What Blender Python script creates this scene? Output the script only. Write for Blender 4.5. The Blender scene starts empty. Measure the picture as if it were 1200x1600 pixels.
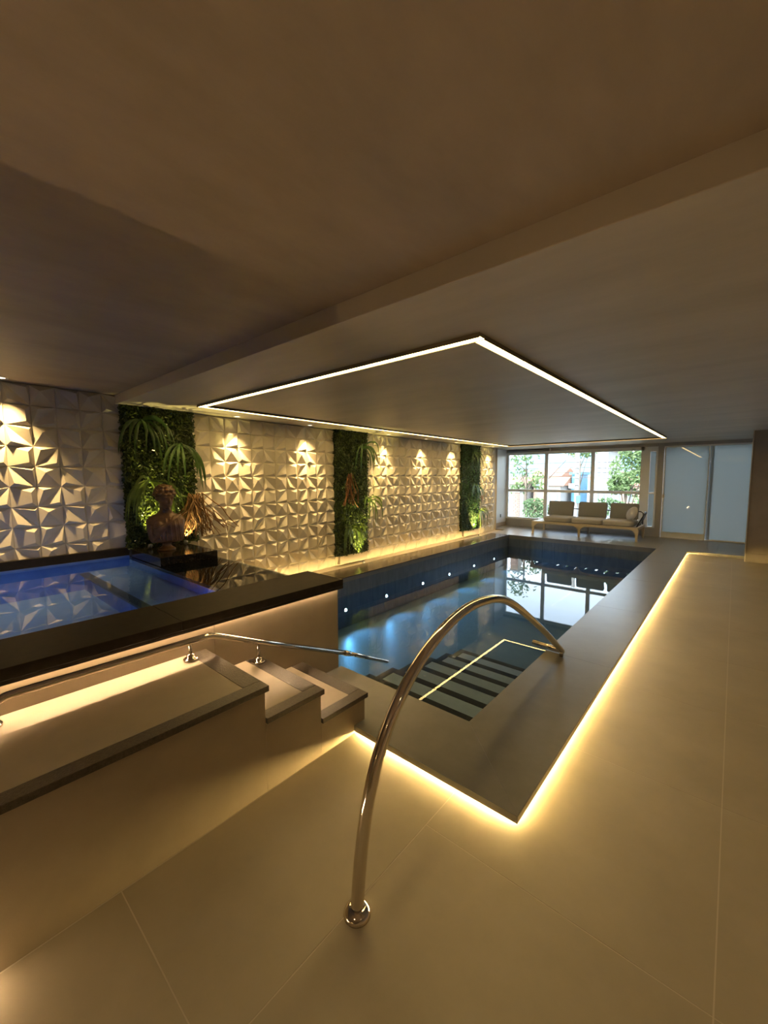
import bpy, bmesh, math, random
from mathutils import Vector, Matrix, noise as mnoise

# ------------------------------------------------------------------ camera, world, exposure
SC = bpy.context.scene
COL = SC.collection
R = math.radians
YAW, PITCH, ROLL, FPX, EYE = 40.765, 4.968, -0.191, 634.87, 1.6

cam_data = bpy.data.cameras.new('camera')
cam_data.sensor_fit = 'VERTICAL'
cam_data.sensor_height = 32.0
cam_data.lens = FPX / 1600.0 * 32.0
cam_data.clip_start = 0.05
cam_data.clip_end = 1000
cam = bpy.data.objects.new('camera', cam_data)
COL.objects.link(cam)
fwd = Vector((-math.sin(R(YAW)) * math.cos(R(PITCH)), math.cos(R(YAW)) * math.cos(R(PITCH)), -math.sin(R(PITCH))))
rgt = Vector((math.cos(R(YAW)), math.sin(R(YAW)), 0))
upv = rgt.cross(fwd)
cr, sr = math.cos(R(ROLL)), math.sin(R(ROLL))
rr, uu = rgt * cr + upv * sr, upv * cr - rgt * sr
cam.matrix_world = Matrix(((rr.x, uu.x, -fwd.x, 0), (rr.y, uu.y, -fwd.y, 0), (rr.z, uu.z, -fwd.z, EYE), (0, 0, 0, 1)))
SC.camera = cam

world = bpy.data.worlds.new('sky')
SC.world = world
world.use_nodes = True
wn = world.node_tree.nodes
bg = wn['Background']
sky = wn.new('ShaderNodeTexSky')
sky.sky_type = 'NISHITA'
sky.sun_disc = False
sky.sun_elevation = R(48)
sky.sun_rotation = R(200)
sky.air_density = 1.0
sky.dust_density = 3.0
hs = wn.new('ShaderNodeHueSaturation')
hs.inputs['Saturation'].default_value = 0.55
world.node_tree.links.new(sky.outputs[0], hs.inputs['Color'])
world.node_tree.links.new(hs.outputs[0], bg.inputs[0])
bg.inputs[1].default_value = 1.25

SC.view_settings.view_transform = 'Standard'
SC.view_settings.look = 'None'
SC.view_settings.gamma = 1.0
SC.view_settings.use_curve_mapping = False
SC.view_settings.exposure = 0.78
SC.cycles.use_denoising = True
SC.cycles.max_bounces = 10
SC.cycles.diffuse_bounces = 5
SC.cycles.glossy_bounces = 5
SC.cycles.transparent_max_bounces = 16
SC.cycles.sample_clamp_indirect = 6.0

WARM = (1.0, 0.67, 0.24)      # ceiling and coping tape light
WARM_SPOT = (1.0, 0.67, 0.28)
PEACH = (1.0, 0.66, 0.36)
P_CEIL_LED = 15.0
P_COPING_LED = 430.0
P_SPA_LED = 150.0
P_WALL_LED = 58.0
P_SPOT = 115.0
P_FILL_SPOT = 17.0
P_LINEAR = 30.0
P_POOL = 26.0
P_SPA = 9.0
P_GREEN = 190.0

sun_data = bpy.data.lights.new('sun', 'SUN')
sun_data.energy = 2.2
sun_data.color = (1.0, 0.95, 0.86)
sun_data.angle = R(2)
sun = bpy.data.objects.new('sun', sun_data)
COL.objects.link(sun)
sun.rotation_euler = (R(42), 0, R(200))
sun.location = (0, 30, 30)

# ------------------------------------------------------------------ helpers
def tag(o, label=None, cat=None, group=None, kind=None):
    if label: o['label'] = label
    if cat: o['category'] = cat
    if group: o['group'] = group
    if kind: o['kind'] = kind
    return o

def empty(name, loc=(0, 0, 0), rz=0.0):
    o = bpy.data.objects.new(name, None)
    COL.objects.link(o)
    o.location = loc
    o.rotation_euler = (0, 0, rz)
    o.empty_display_size = 0.1
    return o

def mesh_obj(name, me, mat, parent=None, loc=None, local=False):
    o = bpy.data.objects.new(name, me)
    COL.objects.link(o)
    if mat and not me.materials:
        me.materials.append(mat)
    if loc is not None:
        o.location = loc
    if parent is not None:
        o.parent = parent
        if not local:
            o.matrix_parent_inverse = parent.matrix_basis.inverted()
    return o

def from_bm(name, bm, mat, parent=None, smooth=False, local=False):
    me = bpy.data.meshes.new(name)
    bm.normal_update()
    bm.to_mesh(me)
    bm.free()
    if smooth:
        for p in me.polygons: p.use_smooth = True
    return mesh_obj(name, me, mat, parent, local=local)

def add_box(bm, x0, x1, y0, y1, z0, z1):
    vs = [bm.verts.new((x, y, z)) for z in (z0, z1) for y in (y0, y1) for x in (x0, x1)]
    for f in ((0, 2, 3, 1), (4, 5, 7, 6), (0, 1, 5, 4), (2, 6, 7, 3), (0, 4, 6, 2), (1, 3, 7, 5)):
        bm.faces.new([vs[i] for i in f])

def box(name, x0, x1, y0, y1, z0, z1, mat, parent=None, bevel=0.0):
    bm = bmesh.new()
    add_box(bm, x0, x1, y0, y1, z0, z1)
    if bevel:
        bmesh.ops.bevel(bm, geom=bm.edges[:], offset=bevel, segments=2, affect='EDGES', profile=0.5)
    return from_bm(name, bm, mat, parent)

def boxes(name, lst, mat, parent=None):
    bm = bmesh.new()
    for b in lst: add_box(bm, *b)
    return from_bm(name, bm, mat, parent)

def prism(name, poly, z0, z1, mat, parent=None, bevel=0.0):
    bm = bmesh.new()
    a = [bm.verts.new((x, y, z0)) for x, y in poly]
    b = [bm.verts.new((x, y, z1)) for x, y in poly]
    n = len(poly)
    bm.faces.new(a[::-1]); bm.faces.new(b)
    for i in range(n):
        j = (i + 1) % n
        bm.faces.new((a[i], a[j], b[j], b[i]))
    bmesh.ops.recalc_face_normals(bm, faces=bm.faces[:])
    if bevel:
        bmesh.ops.bevel(bm, geom=bm.edges[:], offset=bevel, segments=2, affect='EDGES', profile=0.5)
    return from_bm(name, bm, mat, parent)

def add_tube(bm, pts, rad, seg=12, cap=True):
    pts = [Vector(p) for p in pts]
    rads = rad if isinstance(rad, (list, tuple)) else [rad] * len(pts)
    rings, nrm = [], None
    for i, p in enumerate(pts):
        if i == 0: t = pts[1] - pts[0]
        elif i == len(pts) - 1: t = pts[-1] - pts[-2]
        else: t = pts[i + 1] - pts[i - 1]
        t.normalize()
        if nrm is None:
            nrm = t.orthogonal().normalized()
        else:
            nrm = (nrm - t * nrm.dot(t))
            nrm = nrm.normalized() if nrm.length > 1e-6 else t.orthogonal().normalized()
        bi = t.cross(nrm)
        rings.append([bm.verts.new(p + (nrm * math.cos(a) + bi * math.sin(a)) * rads[i])
                      for a in [2 * math.pi * k / seg for k in range(seg)]])
    for a, b in zip(rings, rings[1:]):
        for k in range(seg):
            bm.faces.new((a[k], a[(k + 1) % seg], b[(k + 1) % seg], b[k]))
    if cap:
        bm.faces.new(rings[0][::-1]); bm.faces.new(rings[-1])

def tube(name, pts, rad, mat, parent=None, seg=12, smooth=True, local=False):
    bm = bmesh.new()
    add_tube(bm, pts, rad, seg)
    return from_bm(name, bm, mat, parent, smooth, local=local)

def add_lathe(bm, c, prof, seg=20, axis=(0, 0, 1)):
    q = Vector((0, 0, 1)).rotation_difference(Vector(axis)).to_matrix()
    c = Vector(c)
    rings = []
    for r_, z in prof:
        rings.append([bm.verts.new(c + q @ Vector((r_ * math.cos(2 * math.pi * k / seg), r_ * math.sin(2 * math.pi * k / seg), z))) for k in range(seg)])
    for a, b in zip(rings, rings[1:]):
        for k in range(seg):
            bm.faces.new((a[k], a[(k + 1) % seg], b[(k + 1) % seg], b[k]))
    bm.faces.new(rings[0][::-1]); bm.faces.new(rings[-1])
    bmesh.ops.recalc_face_normals(bm, faces=bm.faces[:])

def lathe(name, c, prof, mat, parent=None, seg=20, axis=(0, 0, 1), smooth=True):
    bm = bmesh.new()
    add_lathe(bm, c, prof, seg, axis)
    return from_bm(name, bm, mat, parent, smooth)

def smooth_path(P, n=10):
    P = [Vector(p) for p in P]
    P = [P[0] * 2 - P[1]] + P + [P[-1] * 2 - P[-2]]
    out = []
    for i in range(1, len(P) - 2):
        a, b, c, d = P[i - 1], P[i], P[i + 1], P[i + 2]
        for k in range(n):
            t = k / n
            out.append(0.5 * ((2 * b) + (c - a) * t + (2 * a - 5 * b + 4 * c - d) * t * t + (3 * b - a - 3 * c + d) * t ** 3))
    out.append(P[-2])
    return out

# ------------------------------------------------------------------ materials
def new_mat(name):
    m = bpy.data.materials.new(name)
    m.use_nodes = True
    nt = m.node_tree
    return m, nt, nt.nodes['Principled BSDF'], nt.nodes['Material Output']

def pmat(name, c1, c2=None, rough=0.5, metal=0.0, scale=6.0, bump=0.0, bscale=40.0, stretch=(1, 1, 1), spec=0.5, detail=6.0, rvar=0.0, coat=0.0):
    m, nt, b, out = new_mat(name)
    N, L = nt.nodes, nt.links
    b.inputs['Roughness'].default_value = rough
    b.inputs['Metallic'].default_value = metal
    b.inputs['Specular IOR Level'].default_value = spec
    if coat:
        b.inputs['Coat Weight'].default_value = coat
        b.inputs['Coat Roughness'].default_value = 0.08
    b.inputs['Base Color'].default_value = (*c1, 1)
    geo = N.new('ShaderNodeNewGeometry')
    mp = N.new('ShaderNodeMapping')
    mp.inputs['Scale'].default_value = stretch
    L.new(geo.outputs['Position'], mp.inputs['Vector'])
    if c2:
        nz = N.new('ShaderNodeTexNoise')
        nz.inputs['Scale'].default_value = scale
        nz.inputs['Detail'].default_value = detail
        nz.inputs['Roughness'].default_value = 0.62
        L.new(mp.outputs[0], nz.inputs['Vector'])
        rp = N.new('ShaderNodeValToRGB')
        rp.color_ramp.elements[0].position = 0.32
        rp.color_ramp.elements[1].position = 0.68
        rp.color_ramp.elements[0].color = (*c1, 1)
        rp.color_ramp.elements[1].color = (*c2, 1)
        L.new(nz.outputs['Fac'], rp.inputs[0])
        L.new(rp.outputs[0], b.inputs['Base Color'])
        if rvar:
            mr = N.new('ShaderNodeMapRange')
            mr.inputs['To Min'].default_value = rough - rvar
            mr.inputs['To Max'].default_value = rough + rvar
            L.new(nz.outputs['Fac'], mr.inputs[0])
            L.new(mr.outputs[0], b.inputs['Roughness'])
    if bump:
        n2 = N.new('ShaderNodeTexNoise')
        n2.inputs['Scale'].default_value = bscale
        n2.inputs['Detail'].default_value = 4
        L.new(mp.outputs[0], n2.inputs['Vector'])
        bp = N.new('ShaderNodeBump')
        bp.inputs['Strength'].default_value = bump
        bp.inputs['Distance'].default_value = 0.01
        L.new(n2.outputs['Fac'], bp.inputs['Height'])
        L.new(bp.outputs[0], b.inputs['Normal'])
    return m

def emat(name, col, s):
    m, nt, b, out = new_mat(name)
    nt.nodes.remove(b)
    e = nt.nodes.new('ShaderNodeEmission')
    e.inputs[0].default_value = (*col, 1)
    e.inputs[1].default_value = s
    nt.links.new(e.outputs[0], out.inputs[0])
    return m

def surface_mat(name, tint, ior, bump, bscale, rough=0.0):
    """thin clear sheet (pane or water surface): Fresnel reflection over tinted transmission"""
    m, nt, b, out = new_mat(name)
    N, L = nt.nodes, nt.links
    N.remove(b)
    tr = N.new('ShaderNodeBsdfTransparent'); tr.inputs[0].default_value = (*tint, 1)
    gl = N.new('ShaderNodeBsdfGlossy'); gl.inputs['Roughness'].default_value = rough
    fr = N.new('ShaderNodeFresnel'); fr.inputs['IOR'].default_value = ior
    mx = N.new('ShaderNodeMixShader')
    L.new(fr.outputs[0], mx.inputs[0]); L.new(tr.outputs[0], mx.inputs[1]); L.new(gl.outputs[0], mx.inputs[2])
    if bump:
        geo = N.new('ShaderNodeNewGeometry')
        nz = N.new('ShaderNodeTexNoise'); nz.inputs['Scale'].default_value = bscale; nz.inputs['Detail'].default_value = 2
        L.new(geo.outputs['Position'], nz.inputs['Vector'])
        bp = N.new('ShaderNodeBump'); bp.inputs['Strength'].default_value = bump; bp.inputs['Distance'].default_value = 0.01
        L.new(nz.outputs['Fac'], bp.inputs['Height'])
        L.new(bp.outputs[0], gl.inputs['Normal']); L.new(bp.outputs[0], fr.inputs['Normal'])
    L.new(mx.outputs[0], out.inputs[0])
    return m

def leaf_mat(name, c1, c2, rough=0.4, trans=0.25):
    m, nt, b, out = new_mat(name)
    N, L = nt.nodes, nt.links
    geo = N.new('ShaderNodeNewGeometry')
    nz = N.new('ShaderNodeTexNoise'); nz.inputs['Scale'].default_value = 14; nz.inputs['Detail'].default_value = 3
    L.new(geo.outputs['Position'], nz.inputs['Vector'])
    rp = N.new('ShaderNodeValToRGB')
    rp.color_ramp.elements[0].position = 0.35; rp.color_ramp.elements[1].position = 0.65
    rp.color_ramp.elements[0].color = (*c1, 1); rp.color_ramp.elements[1].color = (*c2, 1)
    L.new(nz.outputs['Fac'], rp.inputs[0])
    L.new(rp.outputs[0], b.inputs['Base Color'])
    b.inputs['Roughness'].default_value = rough
    tl = N.new('ShaderNodeBsdfTranslucent'); L.new(rp.outputs[0], tl.inputs[0])
    mx = N.new('ShaderNodeMixShader'); mx.inputs[0].default_value = trans
    L.new(b.outputs[0], mx.inputs[1]); L.new(tl.outputs[0], mx.inputs[2]); L.new(mx.outputs[0], out.inputs[0])
    return m

M = {}
M['floor'] = pmat('porcelain_floor', (0.40, 0.35, 0.255), (0.49, 0.43, 0.32), rough=0.42, scale=1.6, bump=0.04, bscale=260, rvar=0.06)
M['grout'] = pmat('light_grout', (0.62, 0.56, 0.46), rough=0.8)
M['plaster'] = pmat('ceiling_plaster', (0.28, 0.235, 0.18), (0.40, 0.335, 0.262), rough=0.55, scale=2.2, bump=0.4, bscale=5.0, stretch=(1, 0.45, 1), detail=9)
M['plaster_low_lit'] = pmat('lit_pool_ceiling_plaster', (0.42, 0.385, 0.315), (0.53, 0.485, 0.405), rough=0.5, scale=1.8, bump=0.20, bscale=4.0, stretch=(0.5, 1.6, 1), detail=9)  # greyer plaster, also lightened in colour to stand in for light on it
M['panel'] = pmat('cast_plaster_panel', (0.60, 0.545, 0.44), (0.66, 0.605, 0.495), rough=0.75, scale=9)
M['wallbase'] = pmat('beige_wall', (0.42, 0.36, 0.29), (0.48, 0.42, 0.34), rough=0.6, scale=2.5, bump=0.08, bscale=30)
M['farwall'] = pmat('grey_beige_render', (0.36, 0.36, 0.37), (0.42, 0.42, 0.43), rough=0.6, scale=2.5)
M['pillar'] = pmat('brown_grey_plaster', (0.21, 0.18, 0.15), (0.26, 0.225, 0.19), rough=0.6, scale=2.5, bump=0.08, bscale=30)
M['black'] = pmat('black_polished_stone', (0.010, 0.0085, 0.007), (0.020, 0.017, 0.014), rough=0.12, scale=60, spec=0.5)
M['rim'] = pmat('dark_brown_stone', (0.018, 0.014, 0.010), (0.028, 0.022, 0.016), rough=0.55, scale=18, bump=0.05, bscale=300, spec=0.15)
M['coping'] = pmat('grey_brown_stone', (0.178, 0.174, 0.160), (0.215, 0.21, 0.195), rough=0.30, scale=5, bump=0.03, bscale=300, rvar=0.05)
M['copingdark'] = pmat('dark_wet_stone', (0.055, 0.046, 0.033), (0.075, 0.062, 0.045), rough=0.16, scale=7)
M['border'] = pmat('flamed_granite', (0.035, 0.029, 0.023), (0.085, 0.070, 0.054), rough=0.28, scale=90, bump=0.25, bscale=160)
M['tread'] = pmat('stair_tile', (0.36, 0.31, 0.235), (0.43, 0.37, 0.285), rough=0.45, scale=3, bump=0.05, bscale=250)
M['clad'] = pmat('cladding_tile', (0.31, 0.26, 0.19), (0.38, 0.32, 0.235), rough=0.42, scale=2.2, bump=0.04, bscale=200)
M['pooltile'] = pmat('slate_pool_tile', (0.085, 0.110, 0.145), (0.135, 0.165, 0.205), rough=0.35, scale=5, stretch=(2, 2, 0.6))
M['poolfloor'] = pmat('slate_pool_floor', (0.10, 0.16, 0.20), (0.14, 0.21, 0.25), rough=0.4, scale=2)
M['pooltread'] = pmat('pool_tread_tile', (0.33, 0.38, 0.44), (0.40, 0.45, 0.51), rough=0.4, scale=5)
M['nosing'] = pmat('dark_nosing', (0.022, 0.020, 0.015), (0.032, 0.028, 0.022), rough=0.4, scale=20)
M['poolgrout'] = pmat('pool_grout', (0.03, 0.04, 0.045), rough=0.7)
M['spatile'] = pmat('blue_spa_tile', (0.10, 0.20, 0.52), (0.16, 0.28, 0.62), rough=0.35, scale=7)
M['spabench'] = pmat('grey_blue_spa_tile', (0.08, 0.14, 0.36), (0.13, 0.20, 0.42), rough=0.35, scale=5)
M['steel'] = pmat('polished_steel', (0.78, 0.72, 0.64), rough=0.10, metal=1.0)
M['trim'] = pmat('brushed_trim', (0.62, 0.58, 0.52), rough=0.35, metal=0.9)
M['housing'] = pmat('bronze_housing', (0.16, 0.135, 0.09), rough=0.5)
M['white'] = pmat('white_aluminium', (0.80, 0.83, 0.86), rough=0.4)
M['outlet'] = pmat('dark_plastic', (0.10, 0.11, 0.12), rough=0.4)
M['blind'] = pmat('grey_blind', (0.17, 0.18, 0.19), rough=0.7)
M['teak'] = pmat('pale_wood', (0.52, 0.46, 0.37), (0.60, 0.53, 0.43), rough=0.5, scale=8, stretch=(0.4, 4, 4))
M['cushion'] = pmat('taupe_fabric', (0.37, 0.37, 0.38), (0.43, 0.43, 0.44), rough=0.9, scale=90, bump=0.1, bscale=400)
M['cushion_back'] = pmat('grey_taupe_fabric', (0.20, 0.215, 0.25), (0.235, 0.25, 0.285), rough=0.95, scale=90, bump=0.1, bscale=400)
M['rope'] = pmat('dark_metal', (0.05, 0.05, 0.055), rough=0.4, metal=0.3)
M['bronze'] = pmat('brown_patina', (0.10, 0.054, 0.028), (0.20, 0.11, 0.055), rough=0.38, metal=0.15, scale=14, bump=0.15, bscale=50)
M['mat_leaf'] = leaf_mat('box_leaf', (0.024, 0.042, 0.010), (0.075, 0.105, 0.020), 0.28, 0.2)
M['mat_leaf_cool'] = leaf_mat('box_leaf_soft', (0.018, 0.055, 0.022), (0.04, 0.10, 0.035), 0.45, 0.2)
M['mat_back'] = pmat('foliage_backing', (0.010, 0.020, 0.006), (0.02, 0.035, 0.01), rough=0.9, scale=30)
M['fern'] = leaf_mat('long_leaf', (0.085, 0.14, 0.026), (0.16, 0.235, 0.042), 0.4, 0.35)
M['fern_dark'] = leaf_mat('long_leaf_dark', (0.035, 0.085, 0.018), (0.07, 0.14, 0.03), 0.4, 0.3)
M['dry'] = leaf_mat('dried_stem', (0.20, 0.10, 0.035), (0.36, 0.20, 0.07), 0.6, 0.2)
M['red'] = leaf_mat('reddish_root', (0.16, 0.065, 0.03), (0.28, 0.12, 0.05), 0.6, 0.2)
M['orange'] = leaf_mat('orange_petal', (0.42, 0.20, 0.10), (0.5, 0.26, 0.14), 0.6, 0.2)
M['trough'] = pmat('beige_trough', (0.44, 0.385, 0.30), (0.50, 0.44, 0.35), rough=0.5, scale=3)
M['tree'] = leaf_mat('street_leaf', (0.055, 0.110, 0.033), (0.132, 0.198, 0.072), 0.5, 0.35)
M['hedge'] = leaf_mat('hedge_leaf', (0.039, 0.094, 0.033), (0.105, 0.182, 0.072), 0.5, 0.3)
M['bark'] = pmat('bark', (0.096, 0.078, 0.060), (0.144, 0.120, 0.096), rough=0.9, scale=12)
M['concrete'] = pmat('pole_concrete', (0.200, 0.200, 0.195), (0.240, 0.240, 0.235), rough=0.8, scale=8)
M['brickwall'] = pmat('rosy_brick', (0.230, 0.165, 0.140), (0.280, 0.210, 0.180), rough=0.8, scale=20)
M['house'] = pmat('pale_render', (0.253, 0.248, 0.237), (0.286, 0.281, 0.264), rough=0.8, scale=2)
M['houseb'] = pmat('rose_render', (0.276, 0.186, 0.144), (0.312, 0.222, 0.174), rough=0.8, scale=2)
M['roof'] = pmat('clay_roof', (0.252, 0.119, 0.070), (0.308, 0.161, 0.098), rough=0.8, scale=3)
M['bluebox'] = pmat('blue_sheet', (0.048, 0.168, 0.276), rough=0.6)
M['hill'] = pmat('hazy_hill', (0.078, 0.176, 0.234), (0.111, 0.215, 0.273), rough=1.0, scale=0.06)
M['ground'] = pmat('outdoor_ground', (0.150, 0.145, 0.135), (0.185, 0.180, 0.165), rough=0.9, scale=0.6)
M['winpane'] = pmat('dark_window', (0.10, 0.13, 0.16), rough=0.2)
M['glass'] = surface_mat('window_glass', (0.93, 0.97, 0.97), 1.45, 0, 0)
M['water'] = surface_mat('pool_water', (0.78, 0.88, 0.94), 1.33, 0.012, 2.2)
M['spawater'] = surface_mat('spa_water', (0.74, 0.87, 1.0), 1.33, 0.008, 2.0)
M['led_ceiling'] = emat('ceiling_tape_light', WARM, P_CEIL_LED)
M['led_coping'] = emat('coping_tape_light', WARM, P_COPING_LED)
M['led_spa'] = emat('spa_tape_light', PEACH, P_SPA_LED)
M['led_wall'] = emat('wall_tape_light', WARM, P_WALL_LED)
M['led_linear'] = emat('linear_lamp_light', WARM, P_LINEAR)
M['lamp_face'] = emat('lamp_face', (1.0, 0.82, 0.55), 2.2)
M['pool_lamp_face'] = emat('pool_lamp_face', (0.55, 0.80, 1.0), 14.0)

def frosted():
    m, nt, b, out = new_mat('frosted_glass')
    N, L = nt.nodes, nt.links
    N.remove(b)
    df = N.new('ShaderNodeBsdfDiffuse'); df.inputs[0].default_value = (0.42, 0.47, 0.48, 1)
    tl = N.new('ShaderNodeBsdfTranslucent'); tl.inputs[0].default_value = (0.52, 0.58, 0.58, 1)
    m1 = N.new('ShaderNodeMixShader'); m1.inputs[0].default_value = 0.5
    L.new(df.outputs[0], m1.inputs[1]); L.new(tl.outputs[0], m1.inputs[2])
    gl = N.new('ShaderNodeBsdfGlossy'); gl.inputs['Roughness'].default_value = 0.0
    fr = N.new('ShaderNodeFresnel'); fr.inputs['IOR'].default_value = 1.5
    m2 = N.new('ShaderNodeMixShader')
    L.new(fr.outputs[0], m2.inputs[0]); L.new(m1.outputs[0], m2.inputs[1]); L.new(gl.outputs[0], m2.inputs[2])
    L.new(m2.outputs[0], out.inputs[0])
    return m
M['frosted'] = frosted()

# ------------------------------------------------------------------ dimensions (metres)
XW, YW = -5.30, 12.31                 # panelled wall, window wall
ZL, ZH, YB = 2.414, 2.515, 1.543      # low ceiling, high ceiling, their step
ZC, XR, YN, YFD = 0.05, -0.67, 1.705, 10.36
XI, YI, XL, YFI = -1.197, 2.21, -4.50, 10.30
XS, ZRIM = -2.375, 0.785              # spa front wall, spa rim
XP = -1.706
ZWAT, ZSPA = -0.26, 0.695
YBACK, XRIGHT = -7.0, 3.0

# ------------------------------------------------------------------ floor
floor = tag(empty('floor'), 'large tan porcelain floor tiles with thin pale joints', 'floor', kind='structure')
boxes('grout_bed', [(XP - 0.03, XRIGHT, YBACK, YN + 0.04, -0.05, -0.0008), (-0.70, XRIGHT, YN + 0.04, YFD, -0.05, -0.0008),
                    (-5.6, XP - 0.03, YBACK, -1.5, -0.05, -0.0008)], M['grout'], floor)
g = 0.0022
xs = [-0.995, 0.037, 1.069, 2.101, 3.0]
ys = [1.444 + 1.006 * k for k in range(-8, 9)] + [YFD]
ys = [y for y in ys if y > YBACK] 
for i in range(4):
    for j in range(len(ys) - 1):
        x0, x1, y0, y1 = xs[i], xs[i + 1], ys[j], ys[j + 1]
        if i == 0 and y1 > YN:
            if y0 < YN:
                e = 0.03
                prism('floor_tile', [(x0 + g, y0 + g), (x1 - g, y0 + g), (x1 - g, y1 - g), (-0.70, y1 - g), (-0.70, YN + e), (x0 + g, YN + e)], -0.02, 0.0, M['floor'], floor)
                continue
            x0 = -0.70 - g
        box('floor_tile', x0 + g, x1 - g, y0 + g, min(y1, YFD) - g, -0.02, 0.0, M['floor'], floor)
for y0, y1 in ((0.425, YN + 0.03), (-1.5, 0.425), (-3.4, -1.5), (-5.2, -3.4), (-7.0, -5.2)):
    box('floor_tile', XP - 0.0105, -0.995 - g, y0 + g, y1 - g, -0.02, 0.0, M['floor'], floor)
box('floor_tile', -5.3, XP - 0.018, YBACK, -1.55, -0.02, 0.0, M['floor'], floor)
# raised deck under the window
dx = [-5.47, -4.4, -3.3, -2.25, XI, -0.2, 0.8, 1.9, XRIGHT]
for a, b_ in zip(dx, dx[1:]):
    box('deck_slab', max(a, -5.0 if a < -5 else a) + 0.0015, b_ - 0.0015, YFI if b_ <= XI + 0.01 else YFD + 0.003, YW + 0.1, -0.05, ZC, M['coping'], floor)

box('deck_slab', -5.47, -5.0, 11.222, YW + 0.1, -0.05, ZC, M['coping'], floor)

# ------------------------------------------------------------------ ceiling
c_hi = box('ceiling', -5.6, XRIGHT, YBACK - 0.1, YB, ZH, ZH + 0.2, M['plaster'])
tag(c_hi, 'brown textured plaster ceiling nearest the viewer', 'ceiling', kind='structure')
c_lo = box('ceiling', -5.6, XRIGHT, YB, YW + 0.2, ZL, ZH + 0.2, M['plaster_low_lit'], bevel=0.004)
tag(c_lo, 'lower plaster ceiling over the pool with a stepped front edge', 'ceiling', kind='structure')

# ------------------------------------------------------------------ panelled wall
wall = tag(empty('wall_left'), 'wall of cream faceted relief panels', 'wall', kind='structure')
boxes('backing', [(-5.6, XW - 0.012, YBACK, 11.22, -0.05, ZH)], M['panel'], wall)
box('end_trim', XW - 0.16, XW + 0.012, 11.19, 11.22, ZC, ZL - 0.002, M['wallbase'], wall)

def panel_mesh(nm, rows=2, cols=2):
    c, h = 0.2, 0.043
    bm = bmesh.new()
    def cell(u0, v0, kind):
        def P(u, v, d): return bm.verts.new((d, u0 + u * c, -(v0 + v * c)))
        e = 0.006
        TL, TR, BR, BL = P(e, e, 0.004), P(1 - e, e, 0.004), P(1 - e, 1 - e, 0.004), P(e, 1 - e, 0.004)
        if kind == 'plateau':
            a, b_ = P(.76, .27, h), P(.78, .78, h)
            F = [(TL, a, b_, BL), (TL, TR, a), (TR, BR, b_, a), (BL, b_, BR)]
        elif kind == 'valley_up':
            a, b_ = P(.24, .16, h), P(.84, .80, h)
            F = [(TL, TR, a), (TL, a, BL), (a, TR, BL), (b_, BL, TR), (b_, TR, BR), (b_, BR, BL)]
        elif kind == 'valley_down':
            a, b_ = P(.86, .17, h), P(.16, .80, h)
            F = [(TL, TR, a), (TR, BR, a), (TL, a, BR), (TL, BR, b_), (TL, b_, BL), (b_, BR, BL)]
        else:
            a = P(.37, .28, h * 1.05)
            F = [(TL, TR, a), (TR, BR, a), (BR, BL, a), (BL, TL, a)]
        for f in F: bm.faces.new(f)
        lo = [P(0, 0, -0.012), P(1, 0, -0.012), P(1, 1, -0.012), P(0, 1, -0.012)]
        hi = [TL, TR, BR, BL]
        for i in range(4):
            j = (i + 1) % 4
            bm.faces.new((hi[j], hi[i], lo[i], lo[j]))
    kinds = [['valley_down', 'pyramid'], ['plateau', 'valley_up']]
    for r_ in range(rows):
        for q in range(cols):
            cell(q * c, r_ * c, kinds[r_][q])
    bmesh.ops.recalc_face_normals(bm, faces=bm.faces[:])
    # outward = +X
    tot = sum(f.normal.x for f in bm.faces)
    if tot < 0:
        bmesh.ops.reverse_faces(bm, faces=bm.faces[:])
    me = bpy.data.meshes.new(nm)
    bm.to_mesh(me); bm.free()
    me.materials.append(M['panel'])
    return me
PM = panel_mesh('wall_panel')
PH = panel_mesh('wall_panel_half', rows=1)
def panel_at(y, ztop, me=PM):
    o = bpy.data.objects.new('wall_panel', me)
    COL.objects.link(o)
    o.parent = wall
    o.location = (XW, y, ztop)
for k in range(-3, 3):
    y = 0.615 + 0.4 * k
    for r_ in range(5):
        if y < 1.2: panel_at(y, ZH - 0.005 - 0.4 * r_, PM)
    
for k in range(4): panel_at(0.615 + 0.4 * 2, ZH - 0.005 - 0.4 * k, panel_mesh('wall_panel_narrow', 2, 1) if k == 0 else bpy.data.meshes['wall_panel_narrow'])
y = 2.22
while y < 11.0:
    if not (4.78 < y and y + 0.4 < 5.6) and not (9.1 < y and y + 0.4 < 10.03):
        for r_ in range(6):
            if y < 2.3 and r_ > 4: continue
            if not (y + 0.4 > 11.22):
                panel_at(y, ZL - 0.006 - 0.4 * r_)
            else:
                panel_at(y, ZL - 0.006 - 0.4 * r_, bpy.data.meshes['wall_panel_narrow'])
    y += 0.4

# niche side wall, window wall, back and right walls
tag(boxes('wall_niche', [(-5.6, -5.47, 11.22, YW + 0.15, -0.05, ZL)], M['white'], None), 'pale grey side wall between the panels and the window', 'wall', kind='structure')
tag(box('baseboard_niche', -5.47, -5.455, 11.225, YW - 0.03, ZC, ZC + 0.12, M['wallbase']), 'low beige skirting along the niche wall', 'baseboard', kind='structure')
wf = boxes('wall_far', [(-5.47, -1.37, YW - 0.02, YW + 0.15, ZC, 0.275), (-5.47, 0.3, YW - 0.02, YW + 0.15, 2.335, ZL),
                        (-1.50, -1.37, YW - 0.02, YW + 0.15, 0.275, 2.335), (0.285, XRIGHT, YW - 0.02, YW + 0.15, ZC, ZL)], M['farwall'])
tag(wf, 'beige wall around the window and the sliding door', 'wall', kind='structure')
tag(box('wall_back', -5.6, XRIGHT, YBACK - 0.1, YBACK, -0.05, ZH, M['wallbase']), 'plain beige wall behind the viewer', 'wall', kind='structure')
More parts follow.
